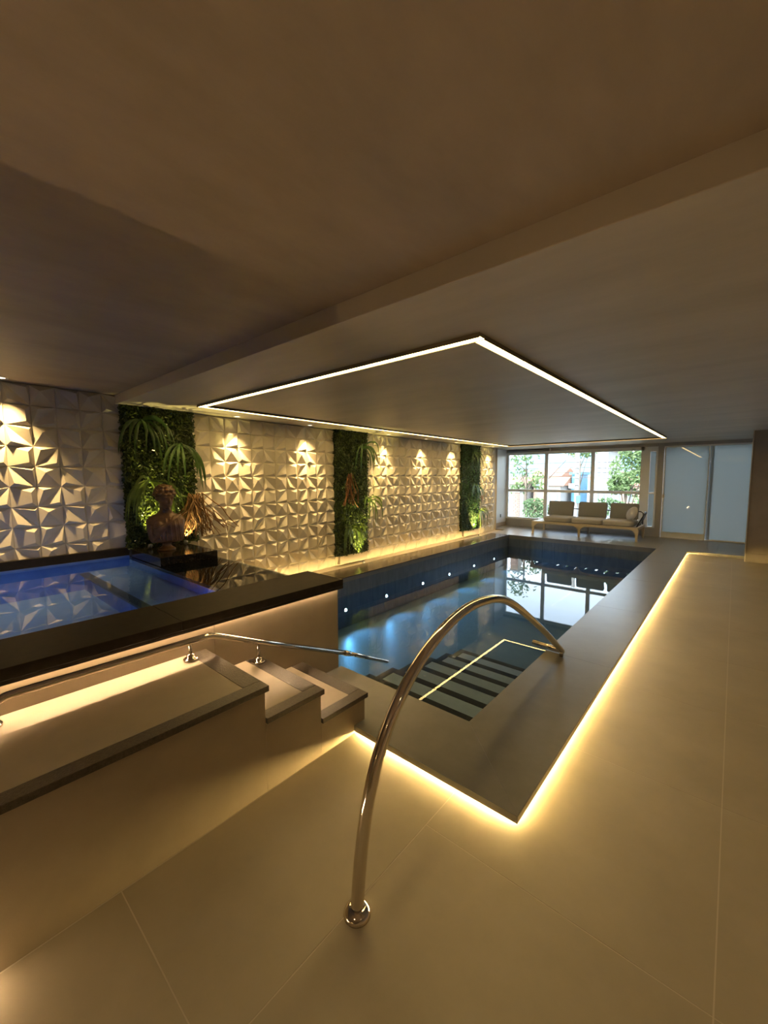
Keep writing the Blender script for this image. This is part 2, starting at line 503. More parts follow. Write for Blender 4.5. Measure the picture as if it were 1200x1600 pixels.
tag(box('wall_right', XRIGHT, XRIGHT + 0.1, YBACK, YW + 0.2, -0.05, ZH, M['wallbase']), 'plain beige wall on the right', 'wall', kind='structure')

# pillar
pil = tag(empty('wall_pillar', (0.6, 10.5, 0)), 'brown plastered pillar with a metal corner strip', 'pillar', kind='structure')
box('shaft', 0.222, 1.1, 10.05, 10.34, 0.0, ZL, M['pillar'], pil)
box('rear_shaft', 0.222, 1.1, 10.34, 10.9, ZC, ZL, M['pillar'], pil)
box('skirting', 0.222, 1.1, 10.037, 10.05, 0.0, 0.16, M['pillar'], pil)
box('corner_strip', 0.208, 0.222, 10.038, 10.06, 0.0, ZL, M['trim'], pil)

# ------------------------------------------------------------------ window and door
win = tag(empty('window_1', (-3.6, YW, 0.28)), 'wide white framed window of three bays each split by a transom', 'window', kind='structure')
wx0, wx1, wz0, wz1 = -5.47, -1.80, 0.275, 2.335
fy0, fy1 = YW - 0.03, YW + 0.05
box('frame_bar', wx0, wx1, fy0, fy1, wz0, wz0 + 0.055, M['white'], win)
box('frame_bar', wx0, wx1, fy0, fy1, wz1 - 0.085, wz1, M['white'], win)
box('frame_bar', wx0, wx0 + 0.06, fy0, fy1, wz0 + 0.055, wz1 - 0.085, M['white'], win)
box('frame_bar', wx1 - 0.06, wx1 + 0.10, fy0, fy1, wz0, wz1, M['white'], win)
cols_ = [(-5.41, -4.30), (-4.20, -3.04), (-2.95, -1.86)]
for a in (-4.30, -3.04):
    box('mullion', a, a + 0.095, fy0, fy1, wz0 + 0.055, wz1 - 0.085, M['white'], win)
for a, b_ in cols_:
    box('transom', a, b_, fy0, fy1 - 0.02, 1.125, 1.20, M['white'], win)
    for z0, z1 in ((wz0 + 0.055, 1.125), (1.20, wz1 - 0.085)):
        box('pane', a + 0.002, b_ - 0.002, YW + 0.005, YW + 0.011, z0 + 0.002, z1 - 0.002, M['glass'], win)
win2 = tag(empty('window_2', (-1.6, YW, 0.28)), 'narrow frosted sidelight beside the door', 'window', kind='structure')
box('frame_bar', -1.70, -1.66, fy0, fy1, wz0, wz1, M['white'], win2)
box('frame_bar', -1.54, -1.50, fy0, fy1, wz0, wz1, M['white'], win2)
box('frame_bar', -1.66, -1.54, fy0, fy1, wz0, wz0 + 0.03, M['white'], win2)
box('frame_bar', -1.66, -1.54, fy0, fy1, 2.21, wz1, M['white'], win2)
box('frame_bar', -1.66, -1.54, fy0, fy1 - 0.03, 1.14, 1.18, M['white'], win2)
box('pane', -1.658, -1.542, YW, YW + 0.008, wz0 + 0.032, 1.138, M['frosted'], win2)
box('pane', -1.658, -1.542, YW, YW + 0.008, 1.182, 2.208, M['frosted'], win2)
door = tag(empty('door_1', (-0.5, YW, ZC)), 'frosted glass sliding door with two leaves', 'door', kind='structure')
lf = box('door_leaf', -1.335, -0.50, YW - 0.02, YW - 0.008, 0.20, 2.30, M['frosted'], door)
box('bottom_rail', -1.335, -0.50, YW - 0.032, YW, ZC + 0.012, 0.20, M['white'], lf)
box('stile', -1.365, -1.335, YW - 0.032, YW, ZC + 0.012, 2.335, M['white'], lf)
box('stile', -0.50, -0.478, YW - 0.032, YW, ZC + 0.012, 2.30, M['white'], lf)
box('lock', -1.375, -1.315, YW - 0.055, YW - 0.0325, 1.05, 1.135, M['trim'], lf)
lf2 = box('door_leaf', -0.50, 0.262, YW + 0.03, YW + 0.042, 0.08, 2.30, M['frosted'], door)
box('bottom_rail', -0.478, 0.262, YW + 0.012, YW + 0.05, ZC + 0.002, 0.08, M['white'], lf2)
box('stile', -0.50, -0.40, YW + 0.044, YW + 0.06, 0.08, 2.30, M['white'], lf2)
box('stile', 0.262, 0.284, YW - 0.02, YW + 0.06, ZC + 0.002, 2.335, M['white'], lf2)
box('head_track', -1.36, 0.262, YW - 0.02, YW + 0.05, 2.30, 2.334, M['white'], door)
box('floor_track', -1.365, 0.262, YW - 0.04, YW + 0.05, ZC, ZC + 0.010, M['trim'], door)

bl = tag(empty('roller_blind', (-4.8, YW - 0.09, 2.33)), 'rolled-up grey blind above the left window bay', 'blind')
tube('roll', [(-5.44, YW - 0.085, 2.365), (-4.14, YW - 0.085, 2.365)], 0.038, M['blind'], bl, 14)
box('bracket', -5.465, -5.44, YW - 0.13, YW - 0.03, 2.32, ZL - 0.001, M['white'], bl)
box('bracket', -4.14, -4.125, YW - 0.13, YW - 0.03, 2.32, ZL - 0.001, M['white'], bl)
ot = tag(empty('power_outlet', (-5.47, 11.89, 0.38)), 'dark wall socket low on the pale niche wall', 'outlet')
box('cover_plate', -5.47, -5.462, 11.855, 11.925, 0.33, 0.43, M['outlet'], ot, 0.002)
box('socket_insert', -5.462, -5.458, 11.87, 11.91, 0.35, 0.41, M['rope'], ot)

# ------------------------------------------------------------------ swimming pool
pool = tag(empty('swimming_pool', (-2.85, 6.2, -0.75)), 'long indoor pool lined with dark slate tile and stone coping', 'pool', kind='structure')
ZF = -0.75
box('pool_floor', XL - 0.1, XI + 0.1, 2.1, YFI + 0.1, ZF - 0.08, ZF, M['poolfloor'], pool)
boxes('basin_wall', [(XL - 0.12, XL - 0.012, 2.24, YFI + 0.1, ZF, 0.02), (XL - 0.12, XI + 0.1, YFI + 0.012, YFI + 0.1, ZF, 0.02 - 0.071),
                     (XI, XI + 0.1, YI, YFI + 0.012, ZF, 0.0), (-2.36, XI, 2.1, YI, ZF, 0.02)], M['poolgrout'], pool)
TW, TH = 8.06 / 27, 0.256
bm = bmesh.new(); add_box(bm, 0, 0.011, 0.0015, TW - 0.0015, 0.0015, TH - 0.0015)
tmeL = bpy.data.meshes.new('wall_tile'); bm.to_mesh(tmeL); bm.free(); tmeL.materials.append(M['pooltile'])
FW = (XI - XL) / 11
bm = bmesh.new(); add_box(bm, 0.0015, FW - 0.0015, -0.011, 0.0, 0.0015, TH - 0.0015)
tmeF = bpy.data.meshes.new('wall_tile'); bm.to_mesh(tmeF); bm.free(); tmeF.materials.append(M['pooltile'])
for r_ in range(3):
    for k in range(27):
        o = mesh_obj('wall_tile', tmeL, None); o.parent = pool; o.matrix_parent_inverse = pool.matrix_basis.inverted()
        o.location = (XL - 0.012, 2.24 + TW * k, 0.018 - TH * (r_ + 1))
    for k in range(11):
        o = mesh_obj('wall_tile', tmeF, None); o.parent = pool; o.matrix_parent_inverse = pool.matrix_basis.inverted()
        o.location = (XL + FW * k, YFI + 0.012, 0.018 - TH * (r_ + 1))
# coping
b = 0.003
prism('coping_slab', [(XR, YN), (XR, 3.6), (XI, 3.6), (XI, YI)], 0.022, ZC, M['coping'], pool, 0.0012)
prism('coping_slab', [(XR, YN), (XI, YI), (XS, YI), (XS, YN)], 0.022, ZC, M['coping'], pool, 0.0012)
yy = [3.6, 5.29, 6.98, 8.67, YFD]
for a, c_ in zip(yy, yy[1:]):
    box('coping_slab', XI, XR, a + 0.001, c_ - 0.001, 0.022, ZC, M['coping'], pool, 0.0012)
boxes('coping_base', [(-4.951, XL, 2.24, YFI, -0.03, 0.036), (XI + 0.004, XR - 0.035, YI, YFD, -0.05, 0.022), (XS, XR - 0.035, YN + 0.035, YI - 0.004, -0.05, 0.022)], M['coping'], pool)
box('coping_lip', XR - 0.012, XR - 0.001, YN + 0.001, YFD - 0.002, 0.0115, 0.0225, M['coping'], pool)
box('coping_lip', XP - 0.010, XR - 0.013, YN + 0.001, YN + 0.012, 0.0115, 0.0225, M['coping'], pool)
yy = [2.24, 4.26, 6.27, 8.29, YFI]
for a, c_ in zip(yy, yy[1:]):
    box('coping_slab', -4.985, XL + 0.012, a + 0.001, c_ - 0.001, 0.0365, ZC, M['copingdark'], pool, b)
    box('wall_ledge', XW - 0.01, -4.95, a + 0.001, c_ - 0.001, -0.03, 0.018, M['tread'], pool)
box('wall_ledge', XW - 0.01, -4.95, YFI, 11.215, -0.03, 0.018, M['tread'], pool)
# submerged stair
for k in range(-1, 6):
    y1 = 2.73 + 0.343 * k
    z1 = -0.275 - 0.066 * k if k >= 0 else -0.13
    y0 = max(YI + 0.001, y1 - 0.343) if k > -1 else YI + 0.001
    st = box('pool_step', -2.54, XI - 0.001, y0, y1, ZF, z1, M['pooltread'], pool)
    w = 0.075
    boxes('nosing', [(-2.545, XI - 0.001, y1 - w, y1 + 0.004, z1 - 0.015, z1 + 0.002), (-2.545, -2.545 + w, y0, y1 - w, z1 - 0.015, z1 + 0.002)], M['nosing'], st)
bm = bmesh.new()
vs = [bm.verts.new(v) for v in ((XL, 2.24, ZWAT), (-2.37, 2.24, ZWAT), (-2.37, YI, ZWAT), (XI, YI, ZWAT), (XI, YFI, ZWAT), (XL, YFI, ZWAT))]
bm.faces.new(vs)
wat = from_bm('pool_water', bm, M['water'])
tag(wat, 'still deep blue water of the long pool', 'water')
# underwater lamps
for i, yl in enumerate((4.29, 5.27, 6.36, 7.33, 8.41, 9.44)):
    order = ('nearest', 'second', 'third', 'fourth', 'fifth', 'farthest')[i]
    t = tag(empty('underwater_light', (XL, yl, -0.47)), f'round blue-white underwater light, {order} along the panelled side of the pool', 'pool light', 'underwater pool lights')
    lathe('bezel', (XL, yl, -0.47), [(0.045, 0.0), (0.045, 0.012), (0.036, 0.016), (0.030, 0.012)], M['steel'], t, 18, (1, 0, 0))
    lathe('lens', (XL, yl, -0.47), [(0.020, 0.010), (0.020, 0.017), (0.010, 0.021)], M['pool_lamp_face'], t, 14, (1, 0, 0))
    ld = bpy.data.lights.new('underwater_beam', 'SPOT')
    ld.energy = P_POOL; ld.color = (0.13, 0.52, 1.0); ld.spot_size = R(120); ld.spot_blend = 0.9; ld.shadow_soft_size = 0.03
    lo = bpy.data.objects.new('underwater_beam', ld); COL.objects.link(lo)
    lo.parent = t; lo.location = (0.035, 0, 0); lo.rotation_euler = (0, R(-88), 0)

# coping tape lights
t = tag(empty('led_strip', (-0.7, 6.0, 0.0)), 'glowing warm light strip under the long right edge of the pool coping', 'light strip', 'tape lights')
box('tape', XR - 0.035, XR - 0.031, YN + 0.034, YFD - 0.01, 0.003, 0.010, M['led_coping'], t)
t = tag(empty('led_strip', (-1.2, 1.74, 0.0)), 'glowing warm light strip under the short near edge of the pool coping', 'light strip', 'tape lights')
box('tape', XP - 0.012, XR - 0.035, YN + 0.031, YN + 0.035, 0.003, 0.010, M['led_coping'], t)
t = tag(empty('led_strip', (-5.26, 6.7, -0.02)), 'concealed warm light strip washing the foot of the panelled wall', 'light strip', 'tape lights')
box('tape', -4.964, -4.960, 2.26, 11.15, 0.0215, 0.033, M['led_wall'], t)
box('holder', -4.960, -4.952, 2.25, 11.16, 0.018, 0.036, M['trough'], t)

# ------------------------------------------------------------------ raised spa
spa = tag(empty('spa_tub', (-4.0, 0.6, 0.0)), 'raised spa basin with blue tile inside and a dark stone rim', 'spa', kind='structure')
for a, c_, z0 in ((-1.5, -0.35, 0.0), (-0.35, 1.153, 0.0), (1.153, 2.18, ZF)):
    box('cladding_panel', XS - 0.02, XS, a + 0.0012, c_ - 0.0012, z0, 0.73, M['clad'], spa)
boxes('core', [(XS - 0.10, XS - 0.021, -1.5, 2.18, 0.0, 0.73)], M['grout'], spa)
box('end_wall', -5.3, XS - 0.022, 2.12, 2.178, ZF, 0.654, M['black'], spa)
yy = [-1.5, -0.2, 0.95, 2.204]
for a, c_ in zip(yy, yy[1:]):
    box('rim_slab', -2.78, -2.333, a + 0.0008, c_ - 0.0008, 0.731, ZRIM, M['rim'], spa, 0.003)
box('rim_apron', -2.343, -2.334, -1.5, 2.203, 0.710, 0.7305, M['rim'], spa)
box('inner_wall', -2.81, -2.775, -1.45, 2.18, 0.2, 0.730, M['spatile'], spa)
box('back_upstand', -5.30, -5.238, -1.5, 1.585, 0.711, 0.80, M['rim'], spa, 0.003)
box('back_wall', -5.30, -5.242, -1.5, 1.585, 0.2, 0.710, M['spatile'], spa)
box('side_wall', -5.3, -2.78, 1.580, 1.60, 0.2, 0.66, M['spatile'], spa)
box('near_wall', -5.3, -2.36, -1.56, -1.5, 0.0, ZRIM, M['rim'], spa)
box('basin_floor', -5.27, -2.80, -1.5, 1.14, 0.36, 0.40, M['spabench'], spa)
bench = box('bench', -5.265, -2.81, 1.14, 1.58, 0.36, 0.585, M['spabench'], spa)
box('nosing', -5.2, -2.81, 1.10, 1.175, 0.57, 0.588, M['nosing'], bench)
box('dark_shelf', -5.3, -2.782, 1.585, 2.235, 0.655, 0.690, M['black'], spa, 0.002)
bm = bmesh.new()
bm.faces.new([bm.verts.new(v) for v in ((-5.265, -1.5, ZSPA), (-2.781, -1.5, ZSPA), (-2.781, 2.235, ZSPA), (-5.265, 2.235, ZSPA))])
tag(from_bm('spa_water', bm, M['spawater']), 'shallow blue water of the raised spa', 'water')
t = tag(empty('led_strip', (-2.36, 0.5, 0.728)), 'warm light strip hidden under the spa rim above the handrail', 'light strip', 'tape lights')
box('tape', -2.3735, -2.3675, -1.45, 2.16, 0.7265, 0.7295, M['led_spa'], t)
for i, (sx, sy, sz, ax) in enumerate(((-2.812, 1.35, 0.635, (-1, 0, 0)), (-2.812, 0.55, 0.55, (-1, 0, 0)), (-2.812, -0.5, 0.55, (-1, 0, 0)))):
    t = tag(empty('spa_light', (sx, sy, sz)), ('small round spa light above the bench under the front rim', 'round spa light in the front of the basin under the rim', 'round spa light at the left end of the basin under the rim')[i], 'spa light', 'spa lights')
    lathe('bezel', (sx, sy, sz), [(0.03, 0.0), (0.03, 0.008), (0.02, 0.010)], M['steel'], t, 16, ax)
    lathe('lens', (sx, sy, sz), [(0.019, 0.009), (0.019, 0.012), (0.01, 0.014)], M['pool_lamp_face'], t, 12, ax)
    ld = bpy.data.lights.new('spa_beam', 'SPOT'); ld.spot_size = R(115); ld.spot_blend = 0.5
    ld.energy = P_SPA * (0.5 if i == 0 else 1.0); ld.color = (0.20, 0.42, 1.0); ld.shadow_soft_size = 0.03
    lo = bpy.data.objects.new('spa_beam', ld); COL.objects.link(lo); lo.parent = t; lo.location = (0.03 * ax[0], 0, 0); lo.rotation_euler = (0, R(62), 0)

pl = box('display_plinth', -5.195, -4.36, 1.592, 2.192, 0.6955, ZRIM, M['black'], None, 0.003)
tag(pl, 'low black polished stone plinth under the bust', 'plinth')

# ------------------------------------------------------------------ stair beside the spa
sta = tag(empty('entry_stairs', (-2.04, 1.0, 0.0)), 'tiled platform with three steps down to the pool, dark granite borders', 'stairs', kind='structure')
def flight(y0, y1, zt, zb, parent):
    xe, ye = XP, y1
    box('riser_block', XS + 0.001, xe - 0.016, y0, ye - 0.016, zb, zt - 0.03, M['clad'], parent)
    w = 0.075
    box('tread_tile', XS + 0.001, xe - w - 0.001, y0, ye - 0.10, zt - 0.03, zt - 0.0008, M['tread'], parent)
    box('granite_border', xe - w, xe, y0, ye, zt - 0.03, zt, M['border'], parent, 0.002)
    box('granite_border', XS + 0.001, xe - w - 0.001, ye - 0.099, ye, zt - 0.03, zt, M['border'], parent, 0.002)
flight(-1.5, 1.097, 0.565, 0.0, sta)
flight(1.082, 1.456, 0.397, 0.0, sta)
flight(1.441, 1.816, 0.225, ZC, sta)
box('lower_block', XS + 0.001, XP - 0.016, 1.441, YN - 0.001, 0.0, ZC, M['clad'], sta)
t = tag(empty('led_strip', (XP, -0.6, 0.0)), 'warm light strip at the foot of the platform side, left edge of the picture', 'light strip', 'tape lights')
box('tape', XP - 0.014, XP - 0.008, -1.4, 0.02, 0.015, 0.03, M['led_spa'], t)

# ------------------------------------------------------------------ handrails
hr = tag(empty('handrail', (-2.29, 0.97, 0.565)), 'low steel handrail following the platform and steps into the pool', 'handrail')
xh = -2.29
tube('rail', smooth_path([(xh, 0.145, 0.60), (xh, 0.15, 0.645), (xh, 0.185, 0.675), (xh, 0.25, 0.681), (xh, 0.5, 0.679)], 6) +
     [Vector((xh, 0.9, 0.676)), Vector((xh, 1.04, 0.675)), Vector((xh, 1.085, 0.672)), Vector((xh, 1.13, 0.655)), Vector((xh, 2.215, 0.178))], 0.0185, M['steel'], hr, 14)
tube('lower_rail', [(xh, 2.20, 0.184), (xh, 2.30, 0.135), (xh, 2.694, -0.060)], 0.0165, M['steel'], hr, 14)
tube('joint_sleeve', [(xh, 2.17, 0.198), (xh, 2.225, 0.172)], 0.0215, M['steel'], hr, 14)
for yb_, zb_, zt_ in ((0.97, 0.565, 0.66), (0.145, 0.565, 0.61), (1.40, 0.397, 0.525)):
    tube('post', [(xh, yb_, zb_), (xh, yb_, zt_)], 0.010, M['steel'], hr, 12)
    lathe('flange', (xh, yb_, zb_ + 0.0005), [(0.040, 0), (0.040, 0.010), (0.034, 0.014), (0.022, 0.016), (0.022, 0.034), (0.014, 0.038)], M['steel'], hr, 20)
ar = tag(empty('handrail', (-0.966, 0.962, 0.0)), 'tall arched steel grab rail from the floor over the pool edge', 'handrail')
arc = [(-0.966, 0.962, 0.012), (-0.966, 0.972, 0.12), (-0.967, 0.988, 0.231), (-0.968, 1.027, 0.400), (-0.971, 1.088, 0.542), (-0.974, 1.172, 0.660),
       (-0.978, 1.292, 0.766), (-0.983, 1.450, 0.853), (-0.990, 1.640, 0.912), (-0.998, 1.870, 0.933), (-1.008, 2.155, 0.897), (-1.016, 2.403, 0.806),
       (-1.029, 2.768, 0.604), (-1.042, 3.148, 0.372), (-1.054, 3.50, 0.145)]
tube('rail', smooth_path(arc, 5) + [Vector((-1.056, 3.57, 0.102)), Vector((-1.062, 3.605, 0.083)), Vector((-1.085, 3.618, 0.078)), Vector((-1.329, 3.637, 0.078))], 0.0245, M['steel'], ar, 18)
lathe('flange', (-0.966, 0.962, 0.0005), [(0.050, 0), (0.050, 0.010), (0.047, 0.016), (0.036, 0.026), (0.028, 0.030)], M['steel'], ar, 28)
tube('foot', [(-1.056, 3.56, ZC), (-1.056, 3.56, 0.10)], 0.014, M['steel'], ar, 12)

# ------------------------------------------------------------------ ceiling light profile
prof = tag(empty('ceiling_light', (-2.9, 6.3, ZL)), 'large rectangular line of warm light on the ceiling above the pool', 'ceiling light')
x0, x1, y0, y1 = -4.604, -1.175, 2.19, 10.426
hw, dn = 0.033, 0.032
def side(ax0, ax1, ay0, ay1):
    # channel bar: two thin lips with the frosted diffuser set 5 mm behind them
    zb, zr, w = ZL - 0.028, ZL - 0.023, 0.003
    L_ = [(ax0, ax1, ay0, ay1, zr + 0.0015, ZL - 0.0005)]
    if ax1 - ax0 > ay1 - ay0:
        L_ += [(ax0, ax1, ay0, ay0 + w, zb, zr + 0.0015), (ax0, ax1, ay1 - w, ay1, zb, zr + 0.0015)]
    else:
        L_ += [(ax0, ax0 + w, ay0, ay1, zb, zr + 0.0015), (ax1 - w, ax1, ay0, ay1, zb, zr + 0.0015)]
    h = boxes('housing', L_, M['housing'], prof)
    box('diffuser', ax0 + w, ax1 - w, ay0 + w, ay1 - w, zr, zr + 0.0014, M['led_ceiling'], h)
side(x0 - hw, x1 + hw, y0 - hw, y0 + hw)
side(x0 - hw, x1 + hw, y1 - hw, y1 + hw)
side(x0 - hw, x0 + hw, y0 + hw, y1 - hw)
side(x1 - hw, x1 + hw, y0 + hw, y1 - hw)

def downlight(x, y, z, label, energy, size, blend=0.5, col=WARM_SPOT, tilt=0.0, group='recessed downlights'):
    t = tag(empty('downlight', (x, y, z)), label, 'downlight', group)
    bm = bmesh.new()
    seg = 20
    prof_ = [(0.052, 0.0), (0.052, -0.004), (0.044, -0.005), (0.038, -0.002), (0.034, -0.0008)]
    rings = [[bm.verts.new((x + r_ * math.cos(2 * math.pi * k / seg), y + r_ * math.sin(2 * math.pi * k / seg), z + dz)) for k in range(seg)] for r_, dz in prof_]
    for a, c_ in zip(rings, rings[1:]):
        for k in range(seg): bm.faces.new((a[k], a[(k + 1) % seg], c_[(k + 1) % seg], c_[k]))
    from_bm('bezel', bm, M['white'], t, True)
    lathe('lamp_face', (x, y, z - 0.0035), [(0.030, 0.0), (0.030, 0.003)], M['lamp_face'], t, 16)
    ld = bpy.data.lights.new('downlight_beam', 'SPOT')
    ld.energy = energy; ld.color = col; ld.spot_size = R(size); ld.spot_blend = blend; ld.shadow_soft_size = 0.022
    lo = bpy.data.objects.new('downlight_beam', ld); COL.objects.link(lo); lo.parent = t; lo.location = (0, 0, -0.012)
    lo.rotation_euler = (0, R(tilt), 0)
    return t
for y, lab in ((2.93, 'first downlight past the bust, over the panelled wall'), (4.17, 'downlight just before the middle green panel'),
               (6.10, 'first downlight past the middle green panel'), (7.36, 'downlight centred between the middle and far green panels'),
               (8.63, 'downlight just before the far green panel'), (10.58, 'last downlight by the window end of the panelled wall')):
    downlight(-5.13, y, ZL, 'small recessed ' + lab, P_SPOT, 76, 1.0)
downlight(-5.14, 0.60, ZH, 'small recessed downlight in the high ceiling above the spa', P_SPOT * 1.3, 76, 1.0)
downlight(-5.14, -0.7, ZH, 'small recessed downlight above the spa, left of the picture', P_SPOT * 1.3, 76, 1.0)
for x, y, lab in ((-0.2, -1.2, 'added fill downlight right behind the viewer'), (1.6, 0.4, 'added fill downlight to the right of the viewer'),
                  (1.7, -3.6, 'added fill downlight at the back right'), (-2.6, -3.2, 'added fill downlight at the back left')):
    downlight(x, y, ZH, lab, P_FILL_SPOT, 130, 0.8, (1.0, 0.74, 0.38), group='added fill downlights behind the viewer')  # unseen lamps added as fill to brighten the near floor
ll = tag(empty('linear_light', (-0.2, -5.4, ZH)), 'short linear ceiling lamp far behind the viewer', 'ceiling light')
box('housing', -0.85, 0.45, -5.43, -5.37, ZH - 0.03, ZH - 0.0005, M['housing'], ll)
box('diffuser', -0.84, 0.44, -5.42, -5.38, ZH - 0.036, ZH - 0.03, M['led_linear'], ll)

# ------------------------------------------------------------------ green wall panels
def leaf_quads(rng, pts, size, spread, outward):
    verts, faces = [], []
    for p in pts:
        n = Vector(outward) + Vector((rng.uniform(-1, 1), rng.uniform(-1, 1), rng.uniform(-1, 1))) * spread
        n.normalize()
        a = n.orthogonal().normalized()
        a = Matrix.Rotation(rng.uniform(0, 6.283), 3, n) @ a
        c_ = n.cross(a)
        s = size * rng.uniform(0.65, 1.25)
        i = len(verts)
        p = Vector(p)
        verts += [p - a * s, p + c_ * s * 0.5 + n * s * 0.18, p + a * s, p - c_ * s * 0.5 + n * s * 0.18]
        faces += [(i, i + 1, i + 2), (i, i + 2, i + 3)]
    return verts, faces

def green_wall(y0, y1, z0, z1, label, n, mat, seed, trough=None):
    rng = random.Random(seed)
    t = tag(empty('green_wall', (XW, (y0 + y1) / 2, z0)), label, 'green wall', 'vertical garden panels')
    box('backing', XW - 0.011, XW + 0.075, y0 + 0.012, y1 - 0.012, z0, z1, M['mat_back'], t)
    pts = []
    for i in range(n):
        y, z = rng.uniform(y0, y1), rng.uniform(z0 - 0.01, z1)
        d = 0.085 + 0.055 * max(0, mnoise.noise(Vector((y * 5, z * 5, seed)))) + rng.uniform(-0.012, 0.02)
        e = min(y - y0, y1 - y)
        if e < 0.03: d -= 0.05 * rng.random()
        pts.append((XW + d, y, z))
    for i in range(n // 8):   # the edges
        ye = y0 if rng.random() < 0.5 else y1
        pts.append((XW + rng.uniform(0.0, 0.1), ye + rng.uniform(-0.012, 0.012), rng.uniform(z0, z1)))
    v, f = leaf_quads(rng, pts, 0.021, 0.85, (1, 0, 0.25))
    me = bpy.data.meshes.new('leaf_mat'); me.from_pydata(v, [], f)
    o = mesh_obj('leaf_mat', me, mat, t)
    o['kind'] = 'stuff'
    if trough:
        ty0, ty1, tz0, tz1 = trough
        box('trough', XW + 0.0, XW + 0.082, ty0, ty1, tz0, tz1, M['trough'], t, 0.003)
    return t
green_wall(1.575, 2.372, ZRIM + 0.002, ZL - 0.004, 'tall green leaf panel behind the bust beside the spa', 5200, M['mat_leaf'], 3)
green_wall(4.78, 5.592, 0.20, ZL - 0.004, 'green leaf panel in the middle of the relief wall', 5200, M['mat_leaf'], 5, (4.86, 5.565, ZC, 0.195))
green_wall(9.07, 10.03, 0.20, ZL - 0.004, 'green leaf panel nearest the window', 4200, M['mat_leaf_cool'], 7, (9.20, 10.0, ZC, 0.195))

def strap(rng, org, dirv, length, width, droop, mat, parent, xmax=-4.9):
    """one long arching leaf: a folded strip that tapers to a point"""
    n = 8
    p, v = Vector(org), Vector(dirv).normalized()
    rows = []
    for i in range(n + 1):
        t = i / n
        w = width * (0.45 + 1.2 * t) if t < 0.4 else width * (0.93 * (1 - (t - 0.4) / 0.6) ** 0.7 + 0.03)
        side_ = v.cross(Vector((1, 0, 0.15)))
        side_ = side_.normalized() if side_.length > 0.05 else Vector((0, 1, 0))
        nn = side_.cross(v).normalized()
        rows.append((p - side_ * w, p + nn * w * 0.35, p + side_ * w))
        v = (v + Vector((-0.012, 0, -droop * (0.5 + t)))).normalized()
        p = p + v * (length / n)
        p.x = min(max(p.x, XW + 0.175), xmax)
    bm = bmesh.new()
    vs = [[bm.verts.new(q) for q in r_] for r_ in rows]
    for a, c_ in zip(vs, vs[1:]):
        bm.faces.new((a[0], a[1], c_[1], c_[0])); bm.faces.new((a[1], a[2], c_[2], c_[1]))
    return from_bm('leaf', bm, mat, parent, True)

def plant(name, org, label, n, seed, mat, length=0.45, width=0.013, droop=0.28, fan=(0.0, 1.0), group='strap-leaf plants on the green panels', cat='plant', lift=0.25, xmax=-4.9):
    rng = random.Random(seed)
    t = tag(empty(name, org), label, cat, group)
    bm = bmesh.new()
    add_lathe(bm, (org[0] - 0.03, org[1], org[2]), [(0.02, 0), (0.024, 0.02), (0.012, 0.045)], 10, (1, 0, 0))
    from_bm('crown', bm, M['fern_dark'], t, True)
    for i in range(n):
        a = fan[0] + fan[1] * (2 * (i + 0.5) / n - 1) + rng.uniform(-0.15, 0.15)
        d = (0.12 + 0.15 * rng.random(), math.sin(a), lift * math.cos(a) + rng.uniform(-0.5, 0.1))
        strap(rng, org, d, length * rng.uniform(0.7, 1.2), width * rng.uniform(0.8, 1.2), droop * rng.uniform(0.8, 1.25), mat, t, xmax)
    return t
xo = XW + 0.185
plant('strap_leaf_plant', (xo, 1.74, 2.24), 'drooping strap-leaf plant at the top left of the panel behind the bust', 14, 11, M['fern_dark'], 0.50, 0.019, 0.55, (0.15, 0.85))
plant('strap_leaf_plant', (xo, 2.17, 2.00), 'strap-leaf plant hanging past the right edge of the panel behind the bust', 15, 12, M['fern_dark'], 0.58, 0.017, 0.50, (0.35, 1.0))
plant('strap_leaf_plant', (xo, 1.80, 1.56), 'bright strap-leaf plant to the left of the bust head', 17, 13, M['fern'], 0.52, 0.018, 0.52, (0.0, 1.15), xmax=XW + 0.25)
plant('strap_leaf_plant', (xo, 5.36, 2.12), 'strap-leaf plant high on the middle green panel', 12, 14, M['fern_dark'], 0.60, 0.018, 0.75, (0.0, 0.5), lift=0.5)
plant('strap_leaf_plant', (xo, 5.50, 1.15), 'strap-leaf plant at the right edge of the middle green panel', 10, 15, M['fern'], 0.58, 0.017, 0.8, (0.0, 0.4), lift=0.5)
plant('strap_leaf_plant', (xo, 5.02, 0.70), 'strap-leaf plant at the foot of the middle green panel', 16, 16, M['fern'], 0.58, 0.018, 0.75, (0.0, 0.6), lift=0.5)
plant('strap_leaf_plant', (xo, 9.55, 1.40), 'strap-leaf plant halfway up the green panel nearest the window', 14, 17, M['fern_dark'], 0.60, 0.018, 0.55, (0.1, 1.0))
plant('strap_leaf_plant', (xo, 9.84, 0.70), 'lit strap-leaf plant at the foot of the green panel nearest the window', 14, 18, M['fern'], 0.55, 0.018, 0.55, (0.2, 0.9))
plant('strap_leaf_plant', (xo, 9.45, 2.2), 'dark strap-leaf plant at the top of the green panel nearest the window', 10, 19, M['fern_dark'], 0.6, 0.018, 0.5, (0.2, 0.8))

